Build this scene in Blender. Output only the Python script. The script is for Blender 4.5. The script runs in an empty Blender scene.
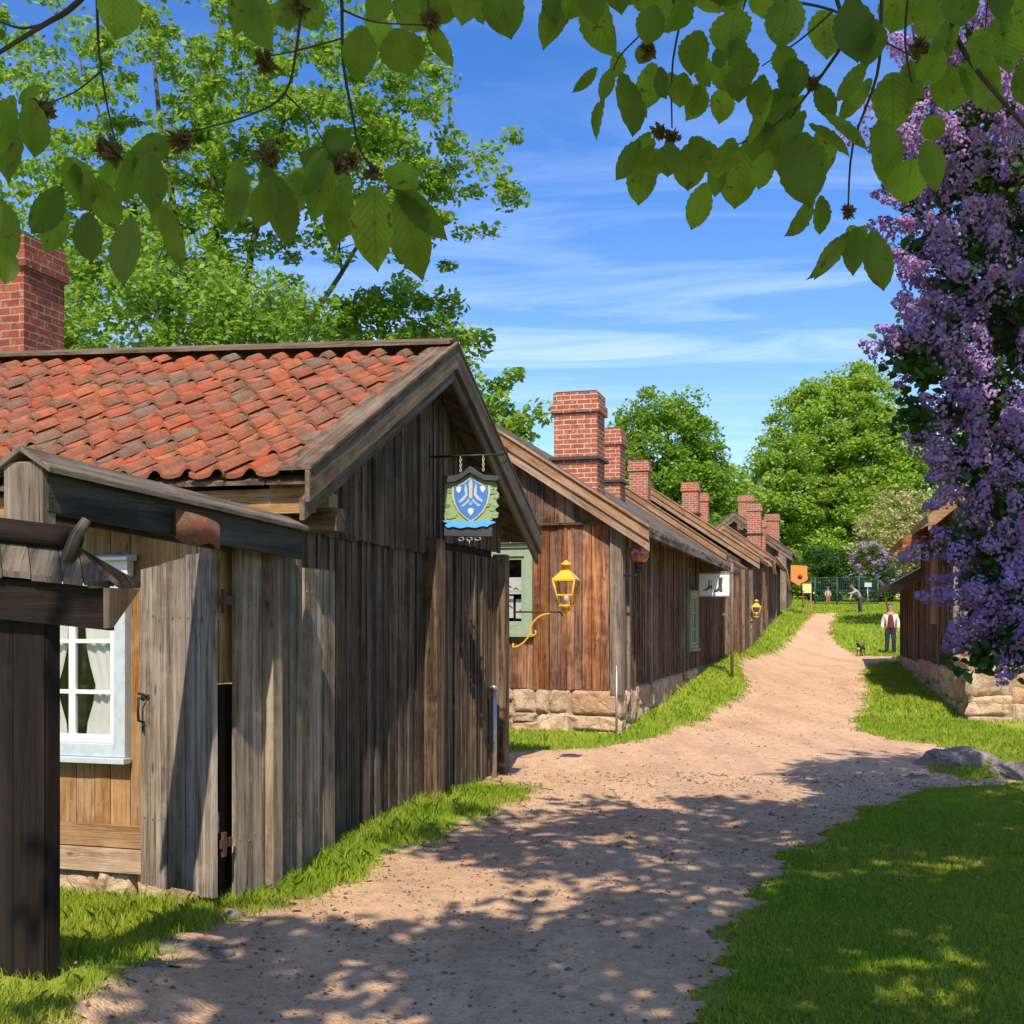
import bpy, math, random
import numpy as np
from mathutils import Vector, Matrix
random.seed(7); RNG = np.random.default_rng(7)
SC = bpy.context.scene
COL = SC.collection
F = 1140.0; HZ = 622.0; EYE = 1.6
_u = Vector((0.2822, 0.9594)).normalized()
U = Vector((_u.x, _u.y, 0)); N = Vector((_u.y, -_u.x, 0)); Z = Vector((0, 0, 1))

def W(s, n, z=0.0): return U * s + N * n + Z * z
def P(px, py, Y): return Vector(((px - 512) / F * Y, Y, EYE + (HZ - py) / F * Y))
def Yn(px, n):
    k = (px - 512) / F
    return n / (N.x * k + N.y)
def Ys(px, s):
    k = (px - 512) / F
    return s / (U.x * k + U.y)
def S_on(px, n):                      # s coordinate where the line n crosses pixel column
    Y = Yn(px, n); return U.x * (px - 512) / F * Y + U.y * Y
def N_on(px, s):
    Y = Ys(px, s); return N.x * (px - 512) / F * Y + N.y * Y
def Zn(px, py, n): return EYE + (HZ - py) / F * Yn(px, n)

# ------------------------------------------------------------------ terrain
def sm(x, a, b):
    t = np.clip((x - a) / (b - a), 0, 1); return t * t * (3 - 2 * t)
def gz(X, Y):
    X = np.asarray(X, float); Y = np.asarray(Y, float)
    z = np.interp(Y, [-50, 0, 6, 12, 20, 25, 30, 35, 40, 45, 50, 57, 65, 80, 130, 600], [-.3, -.02, -.05, -.14, -.1, .03, .12, .26, .43, .88, 1.3, 1.9, 2.5, 3.3, 4.5, 5.0])
    n = N.x * X + N.y * Y; s = U.x * X + U.y * Y
    b = np.interp(Y, [16, 20, 25, 30, 40, 50, 60, 200], [0, .14, .3, .42, .5, .4, .2, 0])
    z = z + b * sm(-n, 1.7, 3.2)
    z = z - .40 * sm(-n, 3.5, 4.3) * sm(s, 4.2, 5.2) * (1 - sm(s, 7.6, 9))
    z = z + .05 * sm(-n, 2.6, 3.4) * (Y < 14) * sm(s, 6.5, 8)
    z = z + .05 * sm(X, 1.5, 4) * (1 - sm(Y, 9, 13))
    z = z + .17 * sm(-n, 2.5, 2.95) * (1 - sm(-n, 4.5, 6)) * sm(s, 2.2, 3.4) * (1 - sm(s, 4.0, 4.9))
    z = z + .012 * np.sin(X * 1.7 + Y * .9) + .01 * np.sin(X * 3.1 - Y * 2.3 + 1)
    return z
def g1(X, Y): return float(gz(X, Y))
def hit(px, py):
    k = (px - 512) / F; m = (HZ - py) / F
    Y = 2.0
    for i in range(6000):
        if EYE + m * Y <= g1(k * Y, Y): break
        Y *= 1.0015
    return (k * Y, Y)

# ------------------------------------------------------------------ materials
def newmat(name):
    m = bpy.data.materials.new(name); m.use_nodes = True
    nt = m.node_tree; nt.nodes.clear()
    return m, nt
class NB:
    def __init__(s, nt): s.nt = nt; s.x = 0
    def n(s, t, **kw):
        o = s.nt.nodes.new(t); s.x += 180; o.location = (s.x, 0)
        for k, v in kw.items():
            if k.startswith('i_'):
                key = k[2:]
                key = int(key) if key.isdigit() else key.replace('_', ' ')
                o.inputs[key].default_value = v
            else: setattr(o, k, v)
        return o
    def l(s, a, b): s.nt.links.new(a, b)
    def math(s, op, a, b=None, c=None):
        o = s.n('ShaderNodeMath', operation=op)
        for i, v in enumerate((a, b, c)):
            if v is None: continue
            if isinstance(v, (int, float)): o.inputs[i].default_value = v
            else: s.l(v, o.inputs[i])
        return o.outputs[0]
    def mix(s, f, a, b, mode='MIX'):
        o = s.n('ShaderNodeMix', data_type='RGBA', blend_type=mode)
        for idx, v in ((0, f), (6, a), (7, b)):
            if isinstance(v, (int, float)): o.inputs[idx].default_value = v
            elif isinstance(v, (tuple, list)): o.inputs[idx].default_value = tuple(v) + ((1,) if len(v) == 3 else ())
            else: s.l(v, o.inputs[idx])
        return o.outputs[2]
    def noise(s, vec, scale, detail=4, rough=.55, dist=0):
        o = s.n('ShaderNodeTexNoise'); o.inputs['Scale'].default_value = scale
        o.inputs['Detail'].default_value = detail; o.inputs['Roughness'].default_value = rough
        o.inputs['Distortion'].default_value = dist
        if vec is not None: s.l(vec, o.inputs['Vector'])
        return o.outputs['Fac']
    def ramp(s, f, stops):
        o = s.n('ShaderNodeValToRGB'); e = o.color_ramp.elements
        while len(e) < len(stops): e.new(.5)
        for k, (p, c) in enumerate(stops):
            e[k].position = p
            e[k].color = (c, c, c, 1) if isinstance(c, (int, float)) else tuple(c) + (1,)
        s.l(f, o.inputs[0]); return o.outputs[0]
    def mapping(s, vec, sc, loc=(0, 0, 0)):
        o = s.n('ShaderNodeMapping'); o.inputs['Scale'].default_value = sc; o.inputs['Location'].default_value = loc
        s.l(vec, o.inputs['Vector']); return o.outputs[0]
    def out(s, col, rough=.8, bump=None, bs=.3, bd=.01, spec=.2, extra=None, metallic=0):
        p = s.n('ShaderNodeBsdfPrincipled')
        p.inputs['Roughness'].default_value = rough if isinstance(rough, (int, float)) else .7
        if not isinstance(rough, (int, float)): s.l(rough, p.inputs['Roughness'])
        p.inputs['Specular IOR Level'].default_value = spec; p.inputs['Metallic'].default_value = metallic
        if isinstance(col, (tuple, list)): p.inputs['Base Color'].default_value = tuple(col) + (1,)
        else: s.l(col, p.inputs['Base Color'])
        if bump is not None:
            b = s.n('ShaderNodeBump'); b.inputs['Strength'].default_value = bs; b.inputs['Distance'].default_value = bd
            s.l(bump, b.inputs['Height']); s.l(b.outputs[0], p.inputs['Normal'])
        o = s.n('ShaderNodeOutputMaterial'); s.l(p.outputs[0], o.inputs['Surface']); return p

def wood(name, c1, c2, c3, var=.5, moss=0, knots=True, fade=.5):
    """c1 dark grain, c2 main, c3 bleached; UV.v runs along the grain."""
    m, nt = newmat(name); b = NB(nt)
    uv = b.n('ShaderNodeUVMap').outputs[0]; geo = b.n('ShaderNodeNewGeometry'); rnd = geo.outputs['Random Per Island']
    pos = geo.outputs['Position']
    g1_ = b.noise(b.mapping(uv, (80, 2.4, 1)), 1, 6, .72, .3)
    g2_ = b.noise(b.mapping(uv, (14, .7, 1), (3, 7, 0)), 1, 4, .6, .8)
    g3_ = b.noise(b.mapping(uv, (260, 5, 1), (1, 2, 0)), 1, 3, .6)
    ck = b.ramp(b.noise(b.mapping(uv, (42, .9, 1), (9, 4, 0)), 1, 2, .5, .25), [(.485, 0), (.5, 1), (.515, 0)])
    ckm = b.ramp(b.noise(b.mapping(uv, (7, 1.1, 1), (2, 9, 0)), 1, 3, .5), [(.5, 0), (.6, 1)])
    big = b.noise(pos, .9, 4, .6)
    patch = b.noise(pos, 4.5, 5, .65)
    col = b.mix(b.ramp(g1_, [(.38, 0), (.58, 1)]), c1, c2)
    col = b.mix(b.ramp(g2_, [(.42, 0), (.72, 1)]), col, c3)
    col = b.mix(b.math('MULTIPLY', b.ramp(big, [(.35, 1), (.62, 0)]), fade * .8), col, c1)
    col = b.mix(b.math('MULTIPLY', b.ramp(patch, [(.48, 0), (.7, 1)]), .45), col, c3)
    col = b.mix(b.math('MULTIPLY', b.math('MULTIPLY', ck, ckm), .85), col, tuple(x * .3 for x in c1))
    col = b.mix(b.math('MULTIPLY', b.ramp(g3_, [(.5, 0), (.66, 1)]), .3), col, tuple(x * .6 for x in c1))
    if knots:
        v = b.n('ShaderNodeTexVoronoi'); v.inputs['Scale'].default_value = 1.0
        b.l(b.mapping(uv, (9, 2.6, 1)), v.inputs['Vector'])
        k = b.ramp(v.outputs['Distance'], [(.05, 1), (.13, 0)])
        col = b.mix(b.math('MULTIPLY', k, .75), col, tuple(x * .35 for x in c1))
    if moss:
        mn = b.noise(pos, 6, 5, .7)
        col = b.mix(b.math('MULTIPLY', b.ramp(mn, [(.45, 0), (.6, 1)]), moss), col, (.09, .10, .03))
    hs = b.n('ShaderNodeHueSaturation'); b.l(col, hs.inputs['Color'])
    b.l(b.math('MULTIPLY_ADD', rnd, var, 1 - var / 2), hs.inputs['Value'])
    r2 = b.math('FRACT', b.math('MULTIPLY', rnd, 13.7))
    b.l(b.math('MULTIPLY_ADD', r2, .35, .8), hs.inputs['Saturation'])
    h = b.math('SUBTRACT', b.math('ADD', b.math('MULTIPLY', g1_, .8), b.math('MULTIPLY', g3_, .5)), b.math('MULTIPLY', b.math('MULTIPLY', ck, ckm), .6))
    b.out(hs.outputs[0], .82, h, .75, .012, .25)
    return m
def plain(name, c, rough=.6, metallic=0, noise=.25, scale=12, spec=.4, dirt=(.12, .1, .08)):
    m, nt = newmat(name); b = NB(nt)
    pos = b.n('ShaderNodeNewGeometry').outputs['Position']
    f = b.noise(pos, scale, 5, .65)
    col = b.mix(b.math('MULTIPLY', b.ramp(f, [(.45, 0), (.75, 1)]), noise * 2), c, dirt)
    b.out(col, rough, f, .25, .004, spec, metallic=metallic)
    return m
def leafmat(name, c1, c2, t1, trans=.45, rough=.45, veins=False, posvar=None):
    m, nt = newmat(name); b = NB(nt)
    geo = b.n('ShaderNodeNewGeometry'); rnd = geo.outputs['Random Per Island']
    col = b.mix(rnd, c1, c2)
    if posvar:
        f = b.ramp(b.noise(geo.outputs['Position'], posvar[0], 3), [(.38, 0), (.62, 1)])
        col = b.mix(b.math('MULTIPLY', f, posvar[2]), col, posvar[1])
    tcol = b.mix(b.math('FRACT', b.math('MULTIPLY', rnd, 7.3)), t1, tuple(x * .42 for x in t1))
    if veins:
        uv = b.n('ShaderNodeUVMap').outputs[0]
        sx = b.n('ShaderNodeSeparateXYZ'); b.l(uv, sx.inputs[0])
        ax = b.math('ABSOLUTE', sx.outputs[0])
        w = b.math('SINE', b.math('MULTIPLY', b.math('SUBTRACT', sx.outputs[1], b.math('MULTIPLY', ax, .75)), 62.0))
        vv = b.ramp(w, [(.72, 0), (.98, 1)])
        mid = b.math('LESS_THAN', ax, .014)
        vv = b.math('MULTIPLY', b.math('MAXIMUM', vv, mid), .5)
        col = b.mix(vv, col, tuple(x * .5 for x in c1)); tcol = b.mix(vv, tcol, tuple(x * .45 for x in t1))
        ho = b.noise(geo.outputs['Position'], 42, 3, .6)
        sp_ = b.ramp(ho, [(.62, 0), (.7, .8)]); col = b.mix(sp_, col, (.10, .07, .02)); tcol = b.mix(sp_, tcol, (.10, .07, .01))
        lo = b.ramp(b.noise(geo.outputs['Position'], 16, 2), [(.35, .55), (.6, 0)]); tcol = b.mix(lo, tcol, tuple(x * .3 for x in t1))
    p = b.out(col, rough, vv if veins else None, spec=.3, bs=.5, bd=-.002)
    tr = b.n('ShaderNodeBsdfTranslucent'); b.l(tcol, tr.inputs[0])
    mx = b.n('ShaderNodeMixShader'); mx.inputs[0].default_value = trans
    b.l(p.outputs[0], mx.inputs[1]); b.l(tr.outputs[0], mx.inputs[2])
    o = [x for x in nt.nodes if x.type == 'OUTPUT_MATERIAL'][0]
    b.l(mx.outputs[0], o.inputs['Surface'])
    return m
def brickmat(name, c1, c2, mortar, sc=1.0):
    m, nt = newmat(name); b = NB(nt)
    uv = b.n('ShaderNodeUVMap').outputs[0]; pos = b.n('ShaderNodeNewGeometry').outputs['Position']
    br = b.n('ShaderNodeTexBrick'); br.offset = .5
    jit = b.n('ShaderNodeTexNoise'); jit.inputs['Scale'].default_value = 14; b.l(uv, jit.inputs['Vector'])
    va = b.n('ShaderNodeVectorMath', operation='MULTIPLY_ADD'); b.l(jit.outputs['Color'], va.inputs[0])
    va.inputs[1].default_value = (.018, .018, 0); b.l(uv, va.inputs[2]); b.l(va.outputs[0], br.inputs['Vector'])
    br.inputs['Scale'].default_value = sc
    br.inputs['Brick Width'].default_value = .235; br.inputs['Row Height'].default_value = .082
    br.inputs['Mortar Size'].default_value = .0095; br.inputs['Mortar Smooth'].default_value = .25; br.inputs['Bias'].default_value = 0
    br.inputs['Color1'].default_value = c1 + (1,); br.inputs['Color2'].default_value = c2 + (1,); br.inputs['Mortar'].default_value = mortar + (1,)
    f = b.noise(pos, 7, 6, .7)
    col = b.mix(b.math('MULTIPLY', b.ramp(f, [(.45, 0), (.68, 1)]), .55), br.outputs['Color'], (.10, .045, .03))
    f2 = b.noise(pos, 16, 5, .7)
    col = b.mix(b.math('MULTIPLY', b.ramp(f2, [(.56, 0), (.66, 1)]), .5), col, (.46, .36, .30))
    h = b.math('ADD', b.math('MULTIPLY', br.outputs['Fac'], -1.0), b.math('MULTIPLY', f2, .5))
    b.out(col, .9, h, .8, .014, .2)
    return m
def tilemat(name):
    m, nt = newmat(name); b = NB(nt)
    geo = b.n('ShaderNodeNewGeometry'); rnd = geo.outputs['Random Per Island']; pos = geo.outputs['Position']
    col = b.ramp(rnd, [(0, (.31, .066, .028)), (.3, (.42, .095, .037)), (.55, (.27, .085, .045)), (.75, (.45, .12, .048)), (.9, (.20, .10, .065)), (1, (.20, .14, .10))])
    f = b.noise(pos, 5, 6, .7)
    col = b.mix(b.math('MULTIPLY', b.ramp(f, [(.43, 0), (.58, 1)]), .75), col, (.15, .085, .055))
    f3 = b.noise(pos, 1.1, 3, .6)
    col = b.mix(b.math('MULTIPLY', b.ramp(f3, [(.5, 0), (.68, 1)]), .45), col, (.22, .13, .08))
    f2 = b.noise(pos, 38, 4, .7)
    col = b.mix(b.math('MULTIPLY', b.ramp(f2, [(.55, 0), (.7, 1)]), .5), col, (.33, .30, .22))
    b.out(col, .85, b.math('ADD', f2, f), .5, .008, .2)
    return m
def stonemat(name, cols, sc=3):
    m, nt = newmat(name); b = NB(nt)
    geo = b.n('ShaderNodeNewGeometry'); rnd = geo.outputs['Random Per Island']; pos = geo.outputs['Position']
    k = len(cols); col = b.ramp(rnd, [(i / (k - 1), c) for i, c in enumerate(cols)])
    f = b.noise(pos, sc, 6, .65); f2 = b.noise(pos, sc * 9, 5, .7)
    vv_ = b.n('ShaderNodeTexVoronoi', feature='DISTANCE_TO_EDGE'); vv_.inputs['Scale'].default_value = sc * 1.3; b.l(pos, vv_.inputs['Vector'])
    col = b.mix(b.ramp(vv_.outputs['Distance'], [(.0, .75), (.035, 0)]), col, tuple(x * .3 for x in cols[0]))
    col = b.mix(b.ramp(f, [(.4, 0), (.62, .7)]), col, tuple(x * .5 for x in cols[0]))
    col = b.mix(b.ramp(f2, [(.5, 0), (.7, .55)]), col, tuple(min(1, x * 1.35) for x in cols[-1]))
    b.out(col, .9, b.math('ADD', f, b.math('ADD', b.math('MULTIPLY', f2, .6), b.math('MULTIPLY', vv_.outputs['Distance'], 1.1))), 1.0, .05, .2)
    return m

M = {}
M['gate'] = wood('weathered_grey_wood', (.075, .052, .036), (.27, .205, .15), (.50, .42, .34), .4)
M['gatemoss'] = wood('mossy_wood', (.055, .042, .026), (.18, .14, .09), (.34, .29, .22), .3, moss=.5)
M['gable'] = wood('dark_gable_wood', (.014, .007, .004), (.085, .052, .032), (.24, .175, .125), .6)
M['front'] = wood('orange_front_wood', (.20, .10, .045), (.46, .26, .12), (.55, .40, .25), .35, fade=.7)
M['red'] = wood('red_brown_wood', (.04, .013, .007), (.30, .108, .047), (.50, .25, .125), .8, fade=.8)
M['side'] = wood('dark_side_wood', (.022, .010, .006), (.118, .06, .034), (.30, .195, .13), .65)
M['barge'] = wood('barge_wood', (.13, .06, .03), (.36, .20, .115), (.47, .33, .23), .35, knots=False)
M['bargegrey'] = wood('grey_barge_wood', (.045, .03, .021), (.145, .098, .068), (.27, .21, .16), .25, knots=False)
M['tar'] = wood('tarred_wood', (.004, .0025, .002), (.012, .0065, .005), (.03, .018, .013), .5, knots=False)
M['tarroof'] = wood('tarred_roof_wood', (.03, .021, .017), (.10, .072, .058), (.24, .19, .15), .6, knots=False)
M['beam'] = wood('black_beam_wood', (.018, .016, .015), (.05, .045, .042), (.11, .10, .09), .2, knots=False)
M['shingle'] = wood('old_roof_boards', (.045, .036, .028), (.14, .11, .088), (.24, .20, .165), .6, knots=False)
M['post'] = wood('grey_post_wood', (.07, .055, .042), (.19, .15, .12), (.32, .27, .23), .3)
M['brick'] = brickmat('red_brick', (.42, .115, .055), (.30, .075, .04), (.55, .46, .38))
M['brickold'] = brickmat('old_red_brick', (.38, .085, .04), (.22, .05, .028), (.33, .25, .2))
M['tile'] = tilemat('clay_tiles')
M['stone'] = stonemat('granite_foundation', [(.56, .33, .20), (.70, .48, .31), (.54, .38, .27), (.72, .53, .37), (.48, .34, .24)])
M['mortar'] = plain('lime_mortar', (.30, .23, .17), .95, noise=.3)
M['rock'] = stonemat('grey_rock', [(.27, .225, .19), (.40, .34, .29)], 5)
M['pebble'] = stonemat('pebbles', [(.30, .20, .14), (.62, .44, .31), (.42, .33, .26)], 20)
M['white'] = plain('white_paint', (.74, .74, .72), .5, noise=.12)
M['bluegrey'] = plain('blue_grey_paint', (.46, .53, .57), .55, noise=.15)
M['green'] = plain('sage_green_paint', (.26, .33, .21), .55, noise=.15)
M['yellow'] = plain('yellow_paint', (.78, .42, .04), .35, noise=.12)
M['iron'] = plain('black_iron', (.03, .028, .026), .5, .6)
M['steel'] = plain('galvanised_steel', (.42, .44, .46), .4, .8)
M['rust'] = plain('rusty_iron', (.10, .045, .025), .8, .3)
M['flash'] = plain('dark_flashing', (.06, .055, .055), .5, .4)
M['dark'] = plain('dark_interior', (.012, .01, .01), .9)
M['cloth'] = plain('lace_curtain', (.80, .80, .78), .9, noise=.05)
M['paper'] = plain('white_paper', (.8, .8, .78), .8, noise=.05)
M['ink'] = plain('dark_ink', (.05, .05, .055), .7, noise=.05)
M['orange'] = plain('orange_board', (.72, .22, .045), .6, noise=.12)
M['cream'] = plain('cream_board', (.80, .62, .28), .6, noise=.12)
M['blue'] = plain('blue_paint', (.055, .20, .62), .5, noise=.08)
M['lightblue'] = plain('light_blue_paint', (.12, .42, .85), .5, noise=.08)
M['gold'] = plain('dull_gold_paint', (.58, .50, .33), .5, noise=.15)
M['leafgreen'] = plain('painted_foliage', (.24, .35, .17), .6, noise=.3, scale=60, dirt=(.45, .42, .2))
M['slate'] = plain('black_board', (.045, .05, .06), .6, noise=.2)
M['fence'] = plain('blue_green_fence_paint', (.025, .065, .07), .5, noise=.1)
M['skin'] = plain('skin', (.42, .22, .15), .6, noise=.03)
M['jacket'] = plain('pale_jacket', (.62, .58, .52), .9, noise=.1)
M['maroon'] = plain('maroon_shirt', (.13, .02, .03), .9, noise=.1)
M['navy'] = plain('navy_trousers', (.02, .022, .045), .9, noise=.1)
M['greycoat'] = plain('grey_coat', (.36, .35, .36), .9, noise=.2)
M['hair'] = plain('grey_hair', (.10, .08, .07), .9)
M['furblack'] = plain('black_fur', (.02, .018, .017), .9)
M['furwhite'] = plain('white_fur', (.6, .57, .52), .9)
M['redglass'] = plain('red_brown_glass', (.30, .07, .04), .12, noise=.05, spec=.8)
M['terracotta'] = plain('terracotta', (.45, .17, .08), .8)
M['bark'] = plain('bark', (.085, .065, .05), .95, noise=.4, scale=9, dirt=(.03, .025, .02))
M['barkdark'] = plain('twig_bark', (.035, .026, .02), .9, noise=.2)
def glassmat():
    m, nt = newmat('window_glass'); b = NB(nt)
    g = b.n('ShaderNodeBsdfGlossy'); g.inputs['Roughness'].default_value = .03; g.inputs['Color'].default_value = (.9, .95, 1, 1)
    t = b.n('ShaderNodeBsdfTransparent'); t.inputs['Color'].default_value = (.95, .95, .94, 1)
    fr = b.n('ShaderNodeFresnel'); fr.inputs['IOR'].default_value = 1.5
    mx = b.n('ShaderNodeMixShader'); b.l(b.math('MULTIPLY', fr.outputs[0], .4), mx.inputs[0]); b.l(t.outputs[0], mx.inputs[1]); b.l(g.outputs[0], mx.inputs[2])
    o = b.n('ShaderNodeOutputMaterial'); b.l(mx.outputs[0], o.inputs[0]); return m
M['glass'] = glassmat()
M['leaf_over'] = leafmat('overhanging_leaf', (.03, .075, .018), (.13, .22, .014), (.62, .80, .045), .6, .5, True)
M['leaf_light'] = leafmat('pale_tree_leaf', (.24, .40, .045), (.14, .27, .03), (.50, .70, .07), .45, posvar=(.25, (.10, .21, .03), .5))
M['leaf_mid'] = leafmat('mid_tree_leaf', (.19, .33, .045), (.11, .22, .028), (.42, .60, .06), .42, posvar=(.3, (.06, .14, .02), .6))
M['leaf_bright'] = leafmat('bright_tree_leaf', (.26, .42, .05), (.15, .28, .03), (.50, .68, .07), .42, posvar=(.28, (.09, .20, .02), .6))
M['leaf_lane'] = leafmat('lane_tree_leaf', (.36, .52, .07), (.22, .38, .04), (.60, .78, .10), .5, posvar=(.3, (.15, .30, .04), .5))
M['leaf_olive'] = leafmat('olive_bush_leaf', (.50, .48, .17), (.28, .31, .08), (.65, .62, .2), .35, posvar=(.8, (.55, .44, .26), .5))
M['leaf_dark'] = leafmat('dark_leaf', (.035, .085, .018), (.065, .14, .03), (.16, .30, .03), .35, .6)
M['lilac'] = leafmat('lilac_blossom', (.27, .14, .42), (.48, .29, .58), (.46, .26, .56), .32, .8, posvar=(6, (.56, .36, .66), .5))
M['lilac_far'] = leafmat('far_lilac_blossom', (.40, .28, .52), (.52, .38, .60), (.45, .3, .55), .3, .8)
M['grass'] = leafmat('grass_blade', (.19, .32, .018), (.32, .47, .03), (.48, .62, .05), .40, .7, posvar=(.9, (.50, .48, .07), .6))
def seedmat():
    return leafmat('seed_cluster', (.10, .075, .03), (.16, .12, .04), (.2, .16, .05), .3, .8)
M['seed'] = seedmat()

# ------------------------------------------------------------------ mesh builder
class MB:
    def __init__(s): s.v = []; s.f = []; s.uv = []; s.mi = []; s.sm = []
    def add(s, vs, fs, uvs=None, mi=0, smooth=False):
        o = len(s.v); s.v += [tuple(p) for p in vs]
        for k, f in enumerate(fs):
            s.f.append(tuple(o + i for i in f)); s.mi.append(mi); s.sm.append(smooth)
            s.uv += (uvs[k] if uvs else [(0, 0)] * len(f))
    def hexa(s, p, grain=Z, mi=0, off=True):
        p = [Vector(q) for q in p]; g = Vector(grain).normalized()
        ou, ov = (random.random() * 40, random.random() * 40) if off else (0, 0)
        fs = [(0, 3, 2, 1), (4, 5, 6, 7), (0, 1, 5, 4), (1, 2, 6, 5), (2, 3, 7, 6), (3, 0, 4, 7)]
        c = sum(p, Vector()) / 8; uvs = []; out = []
        for f in fs:
            a, b_, d = p[f[0]], p[f[1]], p[f[3]]
            nn = (b_ - a).cross(d - a)
            if nn.length < 1e-9: nn = (p[f[2]] - a).cross(d - a)
            if nn.length < 1e-12: nn = Vector((0, 0, 1))
            nn.normalize()
            fc = sum((p[i] for i in f), Vector()) / 4
            if nn.dot(fc - c) < 0: f = tuple(reversed(f)); nn = -nn
            if abs(nn.dot(g)) > .8:
                t = g.orthogonal().normalized(); q = g.cross(t)
                uvs.append([(p[i].dot(t) + ou, p[i].dot(q) * .2 + ov) for i in f])
            else:
                q = (g - nn * g.dot(nn)).normalized(); t = nn.cross(q)
                uvs.append([(p[i].dot(t) + ou, p[i].dot(q) + ov) for i in f])
            out.append(f)
        s.add(p, out, uvs, mi)
    def box(s, o, a, b, c, grain=None, mi=0, off=True):      # corner + three edge vectors
        o = Vector(o); a = Vector(a); b = Vector(b); c = Vector(c)
        if grain is None: grain = max((a, b, c), key=lambda v: v.length)
        s.hexa([o, o + a, o + a + b, o + b, o + c, o + a + c, o + a + b + c, o + b + c], grain, mi, off)
    def beam(s, p0, p1, w, h, up=Z, mi=0):
        p0 = Vector(p0); p1 = Vector(p1); d = p1 - p0
        side = d.cross(up).normalized() * w; q = side.cross(d).normalized() * h
        s.box(p0 - side / 2 - q / 2, side, q, d, d, mi)
    def tube(s, pts, rs, k=6, mi=0, cap=True):
        pts = [Vector(p) for p in pts]; m = len(pts)
        if isinstance(rs, (int, float)): rs = [rs] * m
        vs = []; t = None
        for i, p in enumerate(pts):
            d = (pts[min(i + 1, m - 1)] - pts[max(i - 1, 0)]).normalized()
            if t is None: t = d.orthogonal().normalized()
            t = (t - d * t.dot(d)); t = t.normalized() if t.length > 1e-6 else d.orthogonal().normalized()
            q = d.cross(t)
            for j in range(k):
                a = 2 * math.pi * j / k; vs.append(p + (t * math.cos(a) + q * math.sin(a)) * rs[i])
        fs = []; uvs = []; ln = 0
        for i in range(m - 1):
            l2 = ln + (pts[i + 1] - pts[i]).length
            for j in range(k):
                fs.append((i * k + j, i * k + (j + 1) % k, (i + 1) * k + (j + 1) % k, (i + 1) * k + j))
                uvs.append([(j / k * .3, ln), ((j + 1) / k * .3, ln), ((j + 1) / k * .3, l2), (j / k * .3, l2)])
            ln = l2
        if cap:
            fs.append(tuple(reversed(range(k)))); uvs.append([(0, 0)] * k)
            fs.append(tuple(range((m - 1) * k, m * k))); uvs.append([(0, 0)] * k)
        s.add(vs, fs, uvs, mi, True)
    def lathe(s, c, prof, k=12, mi=0, ax=Z, smooth=True):
        c = Vector(c); ax = Vector(ax).normalized(); t = ax.orthogonal().normalized(); q = ax.cross(t)
        if abs(ax.z) > .99: t = U.copy(); q = ax.cross(t)
        vs = []
        for r, z in prof:
            for j in range(k):
                a = 2 * math.pi * (j + .5) / k; vs.append(c + ax * z + (t * math.cos(a) + q * math.sin(a)) * r)
        fs = []
        for i in range(len(prof) - 1):
            for j in range(k): fs.append((i * k + j, i * k + (j + 1) % k, (i + 1) * k + (j + 1) % k, (i + 1) * k + j))
        fs.append(tuple(reversed(range(k)))); fs.append(tuple(range((len(prof) - 1) * k, len(prof) * k)))
        s.add(vs, fs, None, mi, smooth)
    def plate(s, poly, o, D, Mn, d0, d1, mi=0, upv=Z):        # 2-D outline extruded between depths d0 and d1 along the normal
        o = Vector(o); k = len(poly)
        ar = sum(poly[i][0] * poly[(i + 1) % k][1] - poly[(i + 1) % k][0] * poly[i][1] for i in range(k))
        if ar < 0: poly = poly[::-1]
        vs = [o + D * x + upv * y + Mn * d1 for x, y in poly] + [o + D * x + upv * y + Mn * d0 for x, y in poly]
        front = tuple(range(k)); 
        nrm = D.cross(upv)
        fl = nrm.dot(Mn) > 0
        fs = [front if fl else front[::-1], tuple(range(2 * k - 1, k - 1, -1)) if fl else tuple(range(k, 2 * k))]
        for i in range(k):
            j = (i + 1) % k; q = (i, k + i, k + j, j); fs.append(q if fl else q[::-1])
        s.add(vs, fs, None, mi)
    def brickbox(s, o, a, b, c, mi=0):                       # uv in metres: u along the horizontal, v = z
        o = Vector(o); a = Vector(a); b = Vector(b); c = Vector(c)
        p = [o, o + a, o + a + b, o + b, o + c, o + a + c, o + a + b + c, o + b + c]
        fs = [(0, 3, 2, 1), (4, 5, 6, 7), (0, 1, 5, 4), (1, 2, 6, 5), (2, 3, 7, 6), (3, 0, 4, 7)]
        an, bn = a.normalized(), b.normalized(); uvs = []
        for i, f in enumerate(fs):
            if i < 2: uvs.append([(p[j].dot(an), p[j].dot(bn)) for j in f])
            elif i in (2, 4): uvs.append([(p[j].dot(an), p[j].z) for j in f])
            else: uvs.append([(p[j].dot(bn) + .11, p[j].z) for j in f])
        s.add(p, fs, uvs, mi)
    def build(s, name, mat, parent=None, bevel=0, smooth_all=False):
        me = bpy.data.meshes.new(name)
        off = WL.get(parent, Vector((0, 0, 0))) if parent else Vector((0, 0, 0))
        arr = np.array(s.v, dtype=float) - np.array(off)
        me.from_pydata(arr.tolist(), [], s.f)
        uvl = me.uv_layers.new(name='UVMap'); uvl.data.foreach_set('uv', np.array(s.uv, dtype=np.float32).ravel())
        me.polygons.foreach_set('material_index', s.mi)
        me.polygons.foreach_set('use_smooth', [True] * len(s.f) if smooth_all else s.sm)
        for m in (mat if isinstance(mat, (list, tuple)) else [mat]): me.materials.append(m)
        me.update()
        o = bpy.data.objects.new(name, me); COL.objects.link(o)
        if parent: o.parent = parent
        WL[o] = off
        if bevel:
            bm = o.modifiers.new('bevel', 'BEVEL'); bm.width = bevel; bm.segments = 1; bm.limit_method = 'ANGLE'
        return o
WL = {}
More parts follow.
